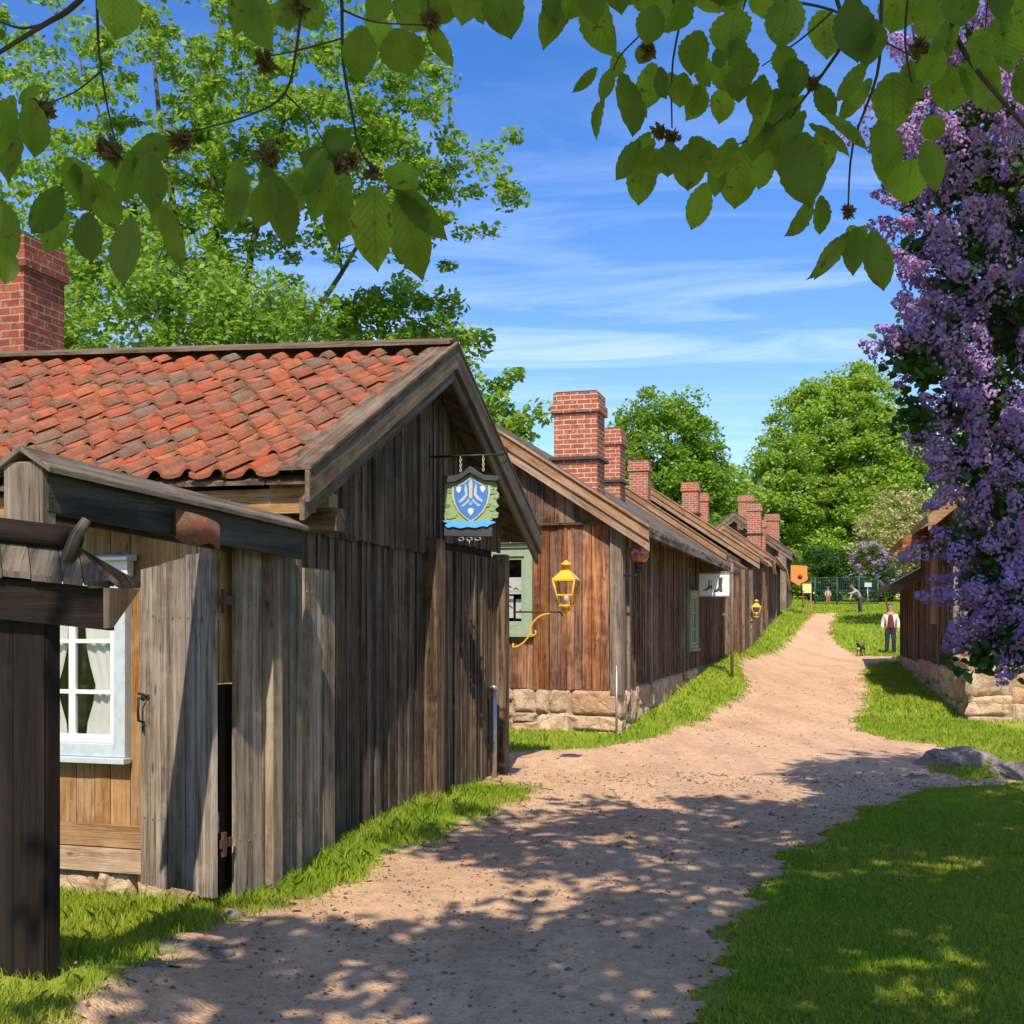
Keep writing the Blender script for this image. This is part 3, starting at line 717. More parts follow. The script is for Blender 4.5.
def street_house(name, label, s0, s1, nw, zb, ze, rise, half, over_n, over_s, matf, mats, matb, zf=None, gro='wooden houses in the left row', wallb=.13, bargew=.17, slabs=True, holes_side=(), holes_front=(), front_lo=None):
    """gable end faces the camera, ridge parallel to the street. nw: street wall, zb(s): wall foot, ze: eave height at the wall overhang tip."""
    r = root(name, label, 'house', W(s0, nw, g1(*W(s0, nw)[:2])), gro)
    fb = zb if callable(zb) else (lambda s: zb)
    nr = nw + over_n - half; sl = rise / half
    zr = ze + rise
    def rz(n): return ze + (nw + over_n - n) * sl if n > nr else zr - (nr - n) * sl
    nb = 2 * nr - nw
    # solid body
    co_ = MB(); t = .42
    zt_ = rz(nw) - .1
    co_.hexa([W(s0 + t, nw - t, -1), W(s1, nw - t, -1), W(s1, nb + t, -1), W(s0 + t, nb + t, -1), W(s0 + t, nw - t, zt_), W(s1, nw - t, zt_), W(s1, nb + t, zt_), W(s0 + t, nb + t, zt_)])
    co_.hexa([W(s0 + t, nw - t, zt_), W(s1, nw - t, zt_), W(s1, nb + t, zt_), W(s0 + t, nb + t, zt_), W(s0 + t, nr + .02, zr - .16), W(s1, nr + .02, zr - .16), W(s1, nr - .02, zr - .16), W(s0 + t, nr - .02, zr - .16)])
    co_.build('wall_core', M['dark'], r)
    wf = MB()
    fz = (lambda a: fb(s0)) if front_lo is None else (lambda a: front_lo)
    boards(wf, W(s0, nw), -N, -U, 0, nw - nb, fz, lambda a: rz(nw - a) - .06, wallb, .035, holes=holes_front, batten=.25, jit=.012, gap=.011)
    wf.build('gable_wall', matf, r)
    ws_ = MB()
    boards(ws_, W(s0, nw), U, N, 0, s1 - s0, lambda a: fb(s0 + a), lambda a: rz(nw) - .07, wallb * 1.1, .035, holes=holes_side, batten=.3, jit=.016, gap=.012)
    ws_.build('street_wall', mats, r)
    # roof
    rf = MB(); th = .05
    for sg in (1, -1):
        tip = nw + over_n if sg > 0 else 2 * nr - nw - over_n
        a = s0 - over_s
        while a < s1 - .01:
            e = min(a + random.uniform(.22, .32), s1)
            dz = random.uniform(-.012, .012); ln = random.uniform(-.04, .05) * sg
            tz = ze - ln * sl * sg
            rf.hexa([W(a, tip + ln, tz + dz), W(e - .01, tip + ln, tz + dz), W(e - .01, nr, zr + dz), W(a, nr, zr + dz),
                     W(a, tip + ln, tz + th + dz), W(e - .01, tip + ln, tz + th + dz), W(e - .01, nr, zr + th + dz), W(a, nr, zr + th + dz)], W(0, 1, -sl))
            a = e
    ro = rf.build('roof', M['shingle'], r)
    bb = MB(); a = s0 - over_s
    for sg in (1, -1):
        tip = nw + over_n + .02 if sg > 0 else 2 * nr - nw - over_n - .02
        tz = ze - .02 * sl
        for (o1, h0, h1, tt) in ((-.035, -bargew + .03, .035, .03), (.0, -bargew * 1.75, -bargew * .8, .03), (-.07, .04, .075, .16)):
            ia = a + o1
            bb.hexa([W(ia, tip, tz + h0), W(ia + tt, tip, tz + h0), W(ia + tt, nr, zr + h0), W(ia, nr, zr + h0),
                     W(ia, tip, tz + h1), W(ia + tt, tip, tz + h1), W(ia + tt, nr, zr + h1), W(ia, nr, zr + h1)], W(0, 1, -sl))
    bb.build('barge_board', matb, ro)
    # rafter ends under the street eave
    rt = MB(); a = s0 + .3
    while a < s1:
        rt.beam(W(a, nw - .05, rz(nw - .05) - .09), W(a, nw + over_n - .06, ze - .06), .07, .09); a += .75
    rt.beam(W(s0 - over_s + .05, nw + over_n * .98, ze - .035), W(s1, nw + over_n * .98, ze - .035), .035, .10)
    rt.build('eave_rafters', M['post'], ro)
    return r, ro, rz, nr, zr

def window(parent, O, D, Mn, w, z0, z1, mframe, fw=.11, panes=(2, 3), sash='white', proud=.035, sill=True, header=.16, curtain=True, papers=False):
    """O: bottom-left xy point on the wall, w: outer width including the frame."""
    O = Vector((O[0], O[1], 0)); H = z1 - z0
    f = MB()
    def bar(a0, a1, b0, b1, d0, d1, mb):
        mb.box(O + D * a0 + Z * b0 + Mn * d0, D * (a1 - a0), Z * (b1 - b0), Mn * (d1 - d0))
    bar(0, fw, z0, z1, -.05, proud, f); bar(w - fw, w, z0, z1, -.05, proud, f)
    bar(fw, w - fw, z1 - fw, z1, -.05, proud - .002, f); bar(fw, w - fw, z0, z0 + fw, -.05, proud - .002, f)
    fr = f.build('window', mframe, parent, .004)
    if header:
        h = MB(); bar(-.04, w + .04, z1 + .003, z1 + header * .7, -.02, proud + .03, h)
        h.hexa([O + D * -.07 + Z * (z1 + header * .7) + Mn * -.02, O + D * (w + .07) + Z * (z1 + header * .7) + Mn * -.02, O + D * (w + .07) + Z * (z1 + header * .7) + Mn * (proud + .08), O + D * -.07 + Z * (z1 + header * .7) + Mn * (proud + .08),
                O + D * -.07 + Z * (z1 + header) + Mn * -.02, O + D * (w + .07) + Z * (z1 + header) + Mn * -.02, O + D * (w + .07) + Z * (z1 + header * .85) + Mn * (proud + .08), O + D * -.07 + Z * (z1 + header * .85) + Mn * (proud + .08)])
        h.build('head_moulding', mframe if not header > .14 else M['white'], fr, .004)
    if sill:
        h = MB(); bar(-.02, w + .02, z0 - .045, z0 - .002, -.02, proud + .045, h); h.build('sill', mframe, fr, .004)
    s = MB(); sw = .05; x0, x1, y0, y1 = fw, w - fw, z0 + fw, z1 - fw
    d0, d1 = -.035, .004
    sm_ = .05
    bar(x0 + .002, x0 + sm_, y0, y1, d0, d1, s); bar(x1 - sm_, x1 - .002, y0, y1, d0, d1, s); bar(x0 + sm_, x1 - sm_, y0 + .002, y0 + sm_ * 1.3, d0, d1 - .001, s); bar(x0 + sm_, x1 - sm_, y1 - sm_, y1 - .002, d0, d1 - .001, s)
    for i in range(1, panes[0]):
        c = x0 + (x1 - x0) * i / panes[0]; bar(c - .03, c + .03, y0 + sm_, y1 - sm_, d0, d1 - .003, s)
    for j in range(1, panes[1]):
        c = y0 + (y1 - y0) * j / panes[1]; bar(x0 + sm_, x1 - sm_, c - .016, c + .016, d0 + .004, d1 - .006, s)
    s.build('sash', M[sash], fr, .003)
    g = MB(); bar(x0 + .03, x1 - .03, y0 + .03, y1 - .03, -.022, -.018, g); g.build('pane', M['glass'], fr)
    k = MB(); bar(x0 - .1, x1 + .1, y0 - .1, y1 + .1, -.30, -.29, k)
    k.build('dark_backing', M['dark'], fr)
    if curtain:
        c = MB()
        for (a0, a1) in ((x0 + .01, x0 + (x1 - x0) * .40), (x1 - (x1 - x0) * .40, x1 - .01)):
            q = 14; vs = []
            for j in range(9):
                zz_ = y0 + (y1 - y0) * j / 8
                nar = 1 - .3 * math.exp(-((j / 8 - .35) ** 2) / .03)
                for i in range(q + 1):
                    tt = i / q; aa = (a0 + (a1 - a0) * tt * nar) if a0 < w / 2 else (a1 - (a1 - a0) * tt * nar)
                    vs.append(O + D * aa + Z * zz_ + Mn * (-.06 + .012 * math.sin(tt * 22)))
            c.add(vs, [(j * (q + 1) + i, j * (q + 1) + i + 1, (j + 1) * (q + 1) + i + 1, (j + 1) * (q + 1) + i) for j in range(8) for i in range(q)], None, 0, True)
        c.build('curtain', M['cloth'], fr)
    return fr

# ------------------------------------------------------------------ HOUSE 1 (tiled roof)
h1 = root('tiled_house', 'weathered grey gabled house with red clay tile roof, closest on the path', 'house', W(7.4, -3.75, -.15), 'wooden houses in the left row')
nG = -3.75; sA, sB = 7.4, 12.2; sR, zR = 9.82, 4.04; zE = 2.55; sE0, sE1 = 6.90, 12.74; nO = -3.44
def rise1(n): return .042 * (nO - n)
def rz1(s, n=nO):
    k = (zR + rise1(n) - (zE + rise1(n) * .3)) / (sR - sE0)
    return (zR + rise1(n)) - abs(s - sR) * k
cb = MB(); NB_ = -11.0; t = .06
T4 = .42
cb.hexa([W(sA + T4, nG - t, -1), W(sB - t, nG - t, -1), W(sB - t, NB_, -1), W(sA + T4, NB_, -1), W(sA + T4, nG - t, 2.5), W(sB - t, nG - t, 2.5), W(sB - t, NB_, 2.6), W(sA + T4, NB_, 2.6)])
cb.hexa([W(sA + T4, nG - t, 2.5), W(sB - t, nG - t, 2.5), W(sB - t, NB_, 2.6), W(sA + T4, NB_, 2.6), W(sR - .03, nG - t, 3.85), W(sR + .03, nG - t, 3.85), W(sR + .03, NB_, 4.1), W(sR - .03, NB_, 4.1)])
# leave a niche for the window
cb.build('wall_core', M['dark'], h1)
gw = MB()
pS = S_on(427, nG)                       # proud post on the gable
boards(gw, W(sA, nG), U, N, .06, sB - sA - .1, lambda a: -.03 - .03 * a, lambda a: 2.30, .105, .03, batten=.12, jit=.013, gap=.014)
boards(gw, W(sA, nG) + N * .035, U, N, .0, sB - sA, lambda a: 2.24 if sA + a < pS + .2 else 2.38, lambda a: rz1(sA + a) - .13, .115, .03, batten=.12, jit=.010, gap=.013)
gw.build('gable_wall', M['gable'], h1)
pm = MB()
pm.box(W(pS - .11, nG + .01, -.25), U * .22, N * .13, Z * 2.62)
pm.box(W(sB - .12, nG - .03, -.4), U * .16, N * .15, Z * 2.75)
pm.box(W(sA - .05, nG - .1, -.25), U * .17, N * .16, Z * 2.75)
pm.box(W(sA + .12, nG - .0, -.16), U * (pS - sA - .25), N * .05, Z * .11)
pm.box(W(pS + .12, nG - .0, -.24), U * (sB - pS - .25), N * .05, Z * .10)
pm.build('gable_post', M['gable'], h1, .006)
# front wall
fw_ = MB()
nW1 = N_on(130, sA); wW = .98
zW0, zW1 = EYE + (HZ - 757) / F * Ys(128, sA), EYE + (HZ - 577) / F * Ys(128, sA)
ha = -(nW1 - nG)
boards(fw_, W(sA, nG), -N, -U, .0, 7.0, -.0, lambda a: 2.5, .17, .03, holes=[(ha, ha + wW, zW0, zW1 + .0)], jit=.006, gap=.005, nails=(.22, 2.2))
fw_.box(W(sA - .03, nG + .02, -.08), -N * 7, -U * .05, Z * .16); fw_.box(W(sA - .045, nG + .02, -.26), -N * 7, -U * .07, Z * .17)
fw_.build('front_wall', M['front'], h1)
cr = MB(); cr.box(W(sA + .045, nG, -.6), -N * 7, U * .02, Z * .4); cr.build('plinth_backing', M['mortar'], h1)
fs = MB(); stones(fs, W(sA - .03, nG), -N, -U, 0, 5.5, -.75, -.25, .6); fs.build('stone_plinth', M['stone'], h1)
window(h1, W(sA, nW1 - wW) + U * -.03, N, -U, wW, zW0, zW1, M['bluegrey'], .10, (2, 3), header=.17)
# roof tiles
def tile_profile(u):                     # 0..1 across, pantile wave
    u = min(u / 1.06, 1.0)
    return .052 * math.sin(math.pi * u / .40) if u < .40 else -.016 * math.sin(math.pi * min(1, (u - .40) / .60)) + .012 * max(0, (u - .85) / .15)
tl = MB(); TW = .25; TL = .30
sl_len = math.hypot(sR - sE0, zR - zE); rows = 10
for sg in (-1, 1):
    for r in range(rows):
        for c in range(34):
            n0 = nO - .10 - c * TW
            jn, js, jr, jz = random.gauss(0, .005), random.gauss(0, .010), random.gauss(0, .008), random.gauss(0, .005)
            if sg > 0 and c > 20: continue
            d0 = r / rows * sl_len; d1 = d0 + sl_len / rows * 1.22
            vs = []; K = 12
            for jj, dd in enumerate((d0 + js, (d0 + d1) / 2, d1)):
                for i in range(K + 1):
                    uu = i / K; n = n0 - uu * TW * 1.1 + jn + jr * (jj - 1) * 1.2
                    fr_ = (sl_len - dd) / sl_len
                    s = sE0 + (sR - sE0) * dd / sl_len - .03
                    s_ = s if sg < 0 else 2 * sR - s
                    z = rz1(s_, n) + tile_profile(uu) + .07 - .05 * (jj / 2) + jz + (.012 if c % 1 == 0 else 0)
                    vs.append(W(s_, n, z))
            for i in range(K + 1):       # front lip
                p = Vector(vs[i]); vs.append(p + Vector((0, 0, -.030)) + U * (.006 * -sg))
            fs = []
            for jj in range(2):
                for i in range(K):
                    a_ = jj * (K + 1) + i; f = (a_, a_ + K + 1, a_ + K + 2, a_ + 1)
                    fs.append(f if sg > 0 else f[::-1])
            o_ = 3 * (K + 1)
            for i in range(K):
                f = (i, i + 1, o_ + i + 1, o_ + i); fs.append(f if sg > 0 else f[::-1])
            tl.add(vs, fs, None, 0, False)
ro1 = tl.build('roof', M['tile'], h1)
ud = MB()
for sg in (-1, 1):
    for c in range(24):
        a = nO - .02 - c * .31; e = a - .30
        se = sE0 if sg < 0 else sE1
        ud.hexa([W(se, a, rz1(se, a) - .03), W(se, e, rz1(se, e) - .03), W(sR, e, zR + rise1(e) - .03), W(sR, a, zR + rise1(a) - .03),
                 W(se, a, rz1(se, a) + .0), W(se, e, rz1(se, e) + .0), W(sR, e, zR + rise1(e) + .0), W(sR, a, zR + rise1(a) + .0)], W(1, 0, .5))
ud.build('roof_boarding', M['gable'], ro1)
rc = MB()
for sg in (-1, 1):
    e = NB_
    rc.hexa([W(sR, nO + .02, zR + .12), W(sR + sg * .17, nO + .02, zR + .055), W(sR + sg * .17, e, zR + .055 + rise1(e)), W(sR, e, zR + .12 + rise1(e)),
             W(sR, nO + .02, zR + .15), W(sR + sg * .17, nO + .02, zR + .085), W(sR + sg * .17, e, zR + .085 + rise1(e)), W(sR, e, zR + .15 + rise1(e))], N)
rc.build('ridge_board', M['bargegrey'], ro1)
bg_ = MB()
kk = (zR - zE) / (sR - sE0)
for sg in (-1, 1):
    se = (sE0 if sg < 0 else sE1); zt = zE
    sx_ = se + sg * .06; zx = zE - .06 * kk
    # cover board lying along the roof edge, face board, lower recessed board
    for (na, nb2, h0, h1_, zz0) in ((nO - .20, nO + .045, .085, .115, 0), (nO + .0, nO + .035, -.13, .083, 0), (nO - .04, nO - .003, -.25, -.10, 0)):
        bg_.hexa([W(sx_, na, zx + h0), W(sx_, nb2, zx + h0), W(sR, nb2, zR + h0), W(sR, na, zR + h0),
                  W(sx_, na, zx + h1_), W(sx_, nb2, zx + h1_), W(sR, nb2, zR + h1_), W(sR, na, zR + h1_)], W(1, 0, -kk * sg))
bg_.build('barge_board', M['bargegrey'], ro1, .004)
ev = MB()
ev.box(W(sE0 + .10, nO - .02, zE - .21), -N * 7.6, U * .05, Z * .17 , N)
ev.beam(W(sA + .0, nO - .06, zE - .12), W(sA, nO - 7, zE + .05), .14, .16)
for c in range(9): ev.beam(W(sE0 + .12, nO - .3 - c * .9, zE - .05), W(sA + .3, nO - .3 - c * .9, zE + .16), .1, .1)
ev.build('eave_beam', M['front'], ro1)
for q_ in ('sA',):
    tp = MB(); tp.beam(W(sA, nO, 2.32), W(sA, nG - .5, 2.32), .15, .17); tp.build('purlin_end', M['gable'], ro1, .006)
dk = 10.02; nk = N_on(24, dk)
chimney(ro1, dk, nk, 3.6, EYE + (HZ - 234) / F * Ys(24, dk), .64, .95, 'brickold')
# downpipe on the far gable corner
dp = MB(); sPd = S_on(494, nG + .06); zz1 = Zn(494, 690, nG + .06)
dp.tube([W(sPd, nG + .06, -.2), W(sPd, nG + .06, zz1)], .032, 10); dp.tube([W(sPd, nG + .06, zz1), W(sPd, nG + .06, zz1 + .05)], .042, 10)
dp.build('downpipe', M['steel'], h1)

# ------------------------------------------------------------------ yard gate beside house 1
nF = -3.45
gt = root('yard_gate', 'grey plank yard gate under a narrow black-sided canopy, one leaf swung open', 'gate', W(S_on(225, nF), nF, -.05))
sH = S_on(222, nF); sC0 = S_on(40, nF); sC1 = S_on(303, nF)
zTop = 1.99
def leaf(p0, p1, zb, zt0, zt1, mat, name, label=None, wv=.12):
    p0 = Vector((p0[0], p0[1], 0)); p1 = Vector((p1[0], p1[1], 0)); D = (p1 - p0).normalized(); L = (p1 - p0).length
    Mn = Vector((D.y, -D.x, 0))
    mb = MB(); boards(mb, p0, D, Mn, 0, L, zb, lambda a: zt0 + (zt1 - zt0) * a / L + random.uniform(-.015, .015), wv, .03, jit=.006, gap=.007, nails=(.42, 1.62))
    for zz_ in (zb + .35, (zt0 + zt1) / 2 - .35): mb.box(p0 + D * .04 - Mn * .075 + Z * zz_, D * (L - .08), Z * .12, Mn * .035)
    o = mb.build(name, mat, gt)
    if label: o['label'] = label
    return o, D, Mn, L
pH = W(S_on(214, nF - .02), nF - .02); pL = P(140, 600, pH.y * 1.055)
lf, D, Mn, L = leaf((pL.x, pL.y), (pH.x, pH.y), .03, 1.90, 2.03, M['gate'], 'gate_leaf', 'open gate leaf of pale grey planks with an iron handle')
hm = MB(); hp = pL + D * .05; hp.z = 0
hm.tube([hp + Z * 1.13 + Mn * .01, hp + Z * 1.15 + Mn * .05, hp + Z * 1.07 + Mn * .055, hp + Z * 1.01 + Mn * .05, hp + Z * 1.0 + Mn * .01], .008, 6)
hm.tube([hp + Z * 1.17 + Mn * .012 - D * .05, hp + Z * 1.16 + Mn * .012 + D * .04], .008, 6)
hm.tube([hp + Z * 1.02 + Mn * .02, hp + Z * .95 + Mn * .02], .006, 6)
hm.build('handle', M['iron'], lf)
for zz_ in (1.72, .32):
    q = MB(); q.box(W(sH - .03, nF + .004, zz_ - .02), U * .12, N * .012, Z * .05); q.box(W(sH - .01, nF + .0, zz_ - .07), U * .03, N * .02, Z * .14)
    q.build('hinge', M['rust'], gt)
nP = nF - .07; sp_a, sp_b = S_on(220, nP), S_on(234, nP)
q = MB(); q.box(W(sp_a, nP, 1.24), U * (sp_b - sp_a), -N * .06, Z * .80); q.build('hinge_post', M['front'], gt, .006)
q = MB(); q.box(W(sp_a, nP, -.3), U * (sp_b - sp_a), -N * .06, Z * 1.53); q.build('shaded_post', M['tar'], gt, .006)  # lower half of the hinge post: shade painted in as near-black wood
# fixed part to the right of the opening
s2a, s2b = S_on(233, nF), S_on(303, nF)
q = MB(); boards(q, W(s2a + .02, nF), U, N, 0, S_on(262, nF) - s2a - .02, -.06, 2.04, .2, .022, jit=.003, nails=(.3, 1.7)); fl = q.build('fixed_panel', M['gate'], gt)
q = MB(); boards(q, W(S_on(262, nF) + .004, nF), U, N, 0, s2b - S_on(262, nF), lambda a: -.07 - .05 * a, 2.04, .11, .04, jit=.012, nails=(.35, 1.75)); q.build('fixed_panel', M['gatemoss'], gt)
nf2 = -3.56
q = MB(); boards(q, W(S_on(303, nf2) + .01, nf2), U, N, 0, S_on(334, nf2) - S_on(303, nf2), -.12, 1.97, .18, .04, jit=.006, nails=(.25, 1.8)); q.build('fixed_panel', M['gate'], gt)
# canopy
cp = MB(); zc0 = Zn(48, 512, nF + .16); zc1 = Zn(300, 559, nF + .16)
n1_ = nF + .16; n2_ = nF - .05
za0 = Zn(48, 472, n1_); za1 = Zn(300, 530, n1_)
sp0 = S_on(48, n1_); sp1 = S_on(303, n1_)
cp.hexa([W(sp0, n1_ - .035, zc0), W(sp0, n1_, zc0), W(sp1, n1_, zc1), W(sp1, n1_ - .035, zc1), W(sp0, n1_ - .035, za0), W(sp0, n1_, za0), W(sp1, n1_, za1), W(sp1, n1_ - .035, za1)], U)
cp.hexa([W(sp0, n2_, zc0), W(sp0, n2_ + .035, zc0), W(sp1, n2_ + .035, zc1), W(sp1, n2_, zc1), W(sp0, n2_, za0), W(sp0, n2_ + .035, za0), W(sp1, n2_ + .035, za1), W(sp1, n2_, za1)], U)
cb_ = cp.build('canopy_beam', M['beam'], gt, .005)
cr_ = MB(); nm = (n1_ + n2_) / 2; pk0 = za0 + .085; pk1 = za1 + .06
for sg in (1, -1):
    e_ = .15
    cr_.hexa([W(sp0 - .05, nm, pk0), W(sp1, nm, pk1), W(sp1, nm + sg * e_, za1 - .01), W(sp0 - .05, nm + sg * e_, za0 - .01),
              W(sp0 - .05, nm, pk0 + .03), W(sp1, nm, pk1 + .03), W(sp1, nm + sg * e_, za1 + .02), W(sp0 - .05, nm + sg * e_, za0 + .02)], U)
cr_.build('canopy_roof', M['shingle'], gt, .004)
q = MB(); q.box(W(sp0 - .03, n2_ + .005, zc0 - .35), U * .09, N * (n1_ - n2_ - .01), Z * (pk0 - zc0 + .31)); q.build('canopy_post', M['post'], gt, .005)
q = MB(); q.box(W(sp1 - .2, n2_ + .04, -.3), U * .12, N * .07, Z * (zc1 + .4)); q.build('canopy_post', M['gate'], gt)
# clay tile hooked over the canopy beam
ct = MB(); ta, tb = S_on(172, n1_), S_on(216, n1_); zt_t = Zn(190, 512, n1_); zt_b = Zn(190, 540, n1_)
vs = []; K = 10
for j, zz_ in enumerate((zt_t, zt_b)):
    for lay in (0, .014):
        for i in range(K + 1):
            u_ = i / K; a = ta + (tb - ta) * u_
            vs.append(W(a, n1_ + .01 + .03 * math.sin(u_ * math.pi) + lay, zz_ - .07 * (a - ta) / max(.01, tb - ta) * .6 - (.022 * math.sin(u_ * 2 * math.pi) if j else 0)))
fs = [] ; k1 = K + 1
for i in range(K):
    fs += [(k1 + i, 3 * k1 + i, 3 * k1 + i + 1, k1 + i + 1), (i, i + 1, 2 * k1 + i + 1, 2 * k1 + i), (2 * k1 + i, 2 * k1 + i + 1, 3 * k1 + i + 1, 3 * k1 + i), (i, k1 + i, k1 + i + 1, i + 1)]
ct.add(vs, fs, None, 0, True)
tag(ct.build('roof_tile', M['tile']), 'single curved clay tile hung over the black canopy beam', 'roof tile')

# ------------------------------------------------------------------ black plank fence with its own little roof, closest to the camera
sQ = 3.92; nE = N_on(46, sQ)
def fz(n, s_): return EYE + .136 + .088 * (nE + .36 - n)          # eave height, sagging towards the gate
fc = root('roofed_fence', 'black tarred plank fence under its own plank roof at the left edge', 'fence', W(sQ, nE, 0))
q = MB(); boards(q, W(sQ, nE), -N, -U, 0, 2.6, -.10, 1.80, .15, .03, jit=.008)
q.box(W(sQ + .03, nE, -.3), U * .03, -N * 2.6, Z * 2.1)
q.build('plank_wall', M['tar'], fc)
q = MB(); boards(q, W(sQ, nE + .01), U, N, 0, .08, -.10, 1.80, .09, .03); q.build('end_board', M['tar'], fc)
hw = .10; sM = sQ + .02; nFC = N_on(110, sM - hw); rh_ = .13; nRE = nFC - .12
q = MB(); a = nFC
while a > nE - 2.6:
    e = a - random.uniform(.09, .15)
    for sg in (-1, 1):
        dz = random.uniform(-.006, .006)
        def top(n): return rh_ * min(1, (nFC - n) / .12)
        def tipf(n): t_ = min(1, (nFC - n) / .12); return hw * (1 - t_)
        za, zb_ = fz(a, 0), fz(e, 0)
        q.hexa([W(sM + sg * hw, a, za + dz), W(sM + sg * hw, e + .005, zb_ + dz), W(sM + sg * tipf(e), e - .10 + .005, zb_ + top(e) + dz), W(sM + sg * tipf(a), a - .10, za + top(a) + dz),
                W(sM + sg * hw, a, za + .026 + dz), W(sM + sg * hw, e + .005, zb_ + .026 + dz), W(sM + sg * tipf(e), e - .10 + .005, zb_ + top(e) + .026 + dz), W(sM + sg * tipf(a), a - .10, za + top(a) + .026 + dz)], W(1, -.3, .7))
    a = e
rr = q.build('plank_roof', M['tarroof'], fc)
q = MB()
for sg in (-1,):
    c_ = sM + sg * (hw - .03)
    q.hexa([W(c_, nFC - .02, fz(nFC, 0) - .17), W(c_ + .025, nFC - .02, fz(nFC, 0) - .17), W(c_ + .025, nFC - 3, fz(nFC - 3, 0) - .17), W(c_, nFC - 3, fz(nFC - 3, 0) - .17),
            W(c_, nFC - .02, fz(nFC, 0) - .003), W(c_ + .025, nFC - .02, fz(nFC, 0) - .003), W(c_ + .025, nFC - 3, fz(nFC - 3, 0) - .003), W(c_, nFC - 3, fz(nFC - 3, 0) - .003)], N)
q.build('eave_fascia', M['tar'], rr)
q = MB(); zf_ = fz(nFC, 0)
q.hexa([W(sM - hw + .0, nFC - .03, zf_ - .16), W(sM - hw + .02, nFC - .03, zf_ - .16), W(sM - hw + .02, nFC + .0, zf_ - .16), W(sM - hw, nFC + .0, zf_ - .16),
        W(sM - hw + .0, nFC - .03, zf_ - .002), W(sM + hw, nFC - .03, zf_ - .002), W(sM + hw, nFC + .0, zf_ - .002), W(sM - hw, nFC + .0, zf_ - .002)], Z)
q.build('gable_board', M['barge'], rr)
nl = N_on(76, sM)
def lz(n): return fz(n, 0) + rh_ + .05
q = MB(); q.tube([W(sM, nl, lz(nl)), W(sM + .01, nl - .35, lz(nl - .35) + .01), W(sM, nl - 1.2, lz(nl - 1.2)), W(sM, nl - 2.4, lz(nl - 2.4))], [.05, .055, .065, .07], 12); q.build('ridge_log', M['tar'], fc)
pb = W(sM - .06, nl - .0, lz(nl) - .09)
q = MB(); q.tube([pb, pb + Vector((.04, 0, .10)), pb + Vector((.075, .02, .165))], [.026, .025, .02], 9); q.build('ridge_peg', M['tarroof'], fc)

# ------------------------------------------------------------------ crest sign on house 1
nS = -3.72; YB = Yn(430, nS); sB0 = S_on(430, nS); zA = Zn(430, 457, nS)
sg_ = root('hanging_sign', 'hanging sign with blue shield and green foliage on a scrolled iron arm', 'sign', W(sB0, nS, zA))
q = MB(); La = .72
q.tube([W(sB0, nS, zA), W(sB0, nS + La, zA - .005)], .010, 8)
q.box(W(sB0 - .03, nS, zA - .12), U * .06, N * .012, Z * .24)
cc_ = W(sB0, nS + La + .005, zA + .028)
q.tube([cc_ + N * (.033 * math.sin(a)) - Z * (.033 * math.cos(a)) for a in [i * .42 for i in range(12)]], .006, 6)
cc_ = W(sB0, nS + La - .015, zA - .045)
q.tube([cc_ + N * (.036 * math.sin(a)) + Z * (.036 * math.cos(a)) for a in [i * .42 for i in range(12)]], .006, 6)
q.build('bracket', M['iron'], sg_)
def chain(mb, p, dz, k):
    for i in range(k):
        c = Vector(p) - Z * dz * (i + .5) / k; ax = N if i % 2 else U
        mb.tube([c + ax * (.009 * math.cos(a)) + Z * (dz / k * .62 * math.sin(a)) for a in [j * math.pi / 4 for j in range(9)]], .0035, 5, cap=False)
cxx = nS + .19; mid_n = cxx + .235
for nn_ in (nS + .30, nS + .52):
    q = MB(); chain(q, W(sB0, nn_, zA - .008), .14, 6); q.build('chain', M['gold'], sg_)
o_ = W(sB0, mid_n - .02, zA); Df = N; Mf = -U
q = MB()
q.plate([(-.25, -.19), (-.13, -.185), (-.06, -.155), (0, -.105), (.06, -.15), (.13, -.19), (.27, -.205), (.28, -.225), (.26, -.25), (.14, -.24), (.07, -.205), (0, -.165), (-.07, -.21), (-.14, -.245), (-.25, -.25)], o_, Df, Mf, -.05, .05)
q.build('sign_roof', M['slate'], sg_, .003)
leafs = []
rs = random.Random(3)
out = [(-.25, -.25), (-.14, -.235), (0, -.17), (.14, -.235), (.21, -.24), (.235, -.27), (.25, -.30), (.24, -.335), (.262, -.36), (.262, -.40), (.235, -.425), (.25, -.46), (.23, -.495), (.235, -.53), (.20, -.56), (.2, -.60), (.0, -.61), (-.2, -.60), (-.25, -.6), (-.272, -.55), (-.262, -.49), (-.268, -.42), (-.255, -.34)]
q = MB(); q.plate(out, o_, Df, Mf, -.018, .0)
for i in range(26):
    sx_ = rs.choice((-1, 1)); x_ = sx_ * rs.uniform(.15, .24); y_ = rs.uniform(-.58, -.30); r_ = rs.uniform(.018, .03); a0_ = rs.uniform(0, 3)
    q.plate([(x_ + r_ * math.cos(a0_ + t_) * 1.3, y_ + r_ * math.sin(a0_ + t_) * .7) for t_ in [k_ * math.pi / 4 for k_ in range(8)]], o_, Df, Mf, .0005, .006 + .001 * (i % 5), 0)
brd = q.build('crest_board', M['leafgreen'], sg_)
sh = [(0, -.19), (.055, -.235), (.12, -.265), (.185, -.275), (.185, -.36), (.165, -.44), (.12, -.52), (.06, -.575), (0, -.615)]
full = sh + [(-x_, y_) for x_, y_ in sh[::-1][1:-1]]
q = MB(); q.plate(full, o_, Df, Mf, .0, .012, 0)
ins = [(x_ * .90, -.40 + (y_ + .40) * .92) for x_, y_ in full]
q.plate(ins, o_, Df, Mf, .012, .016, 1)
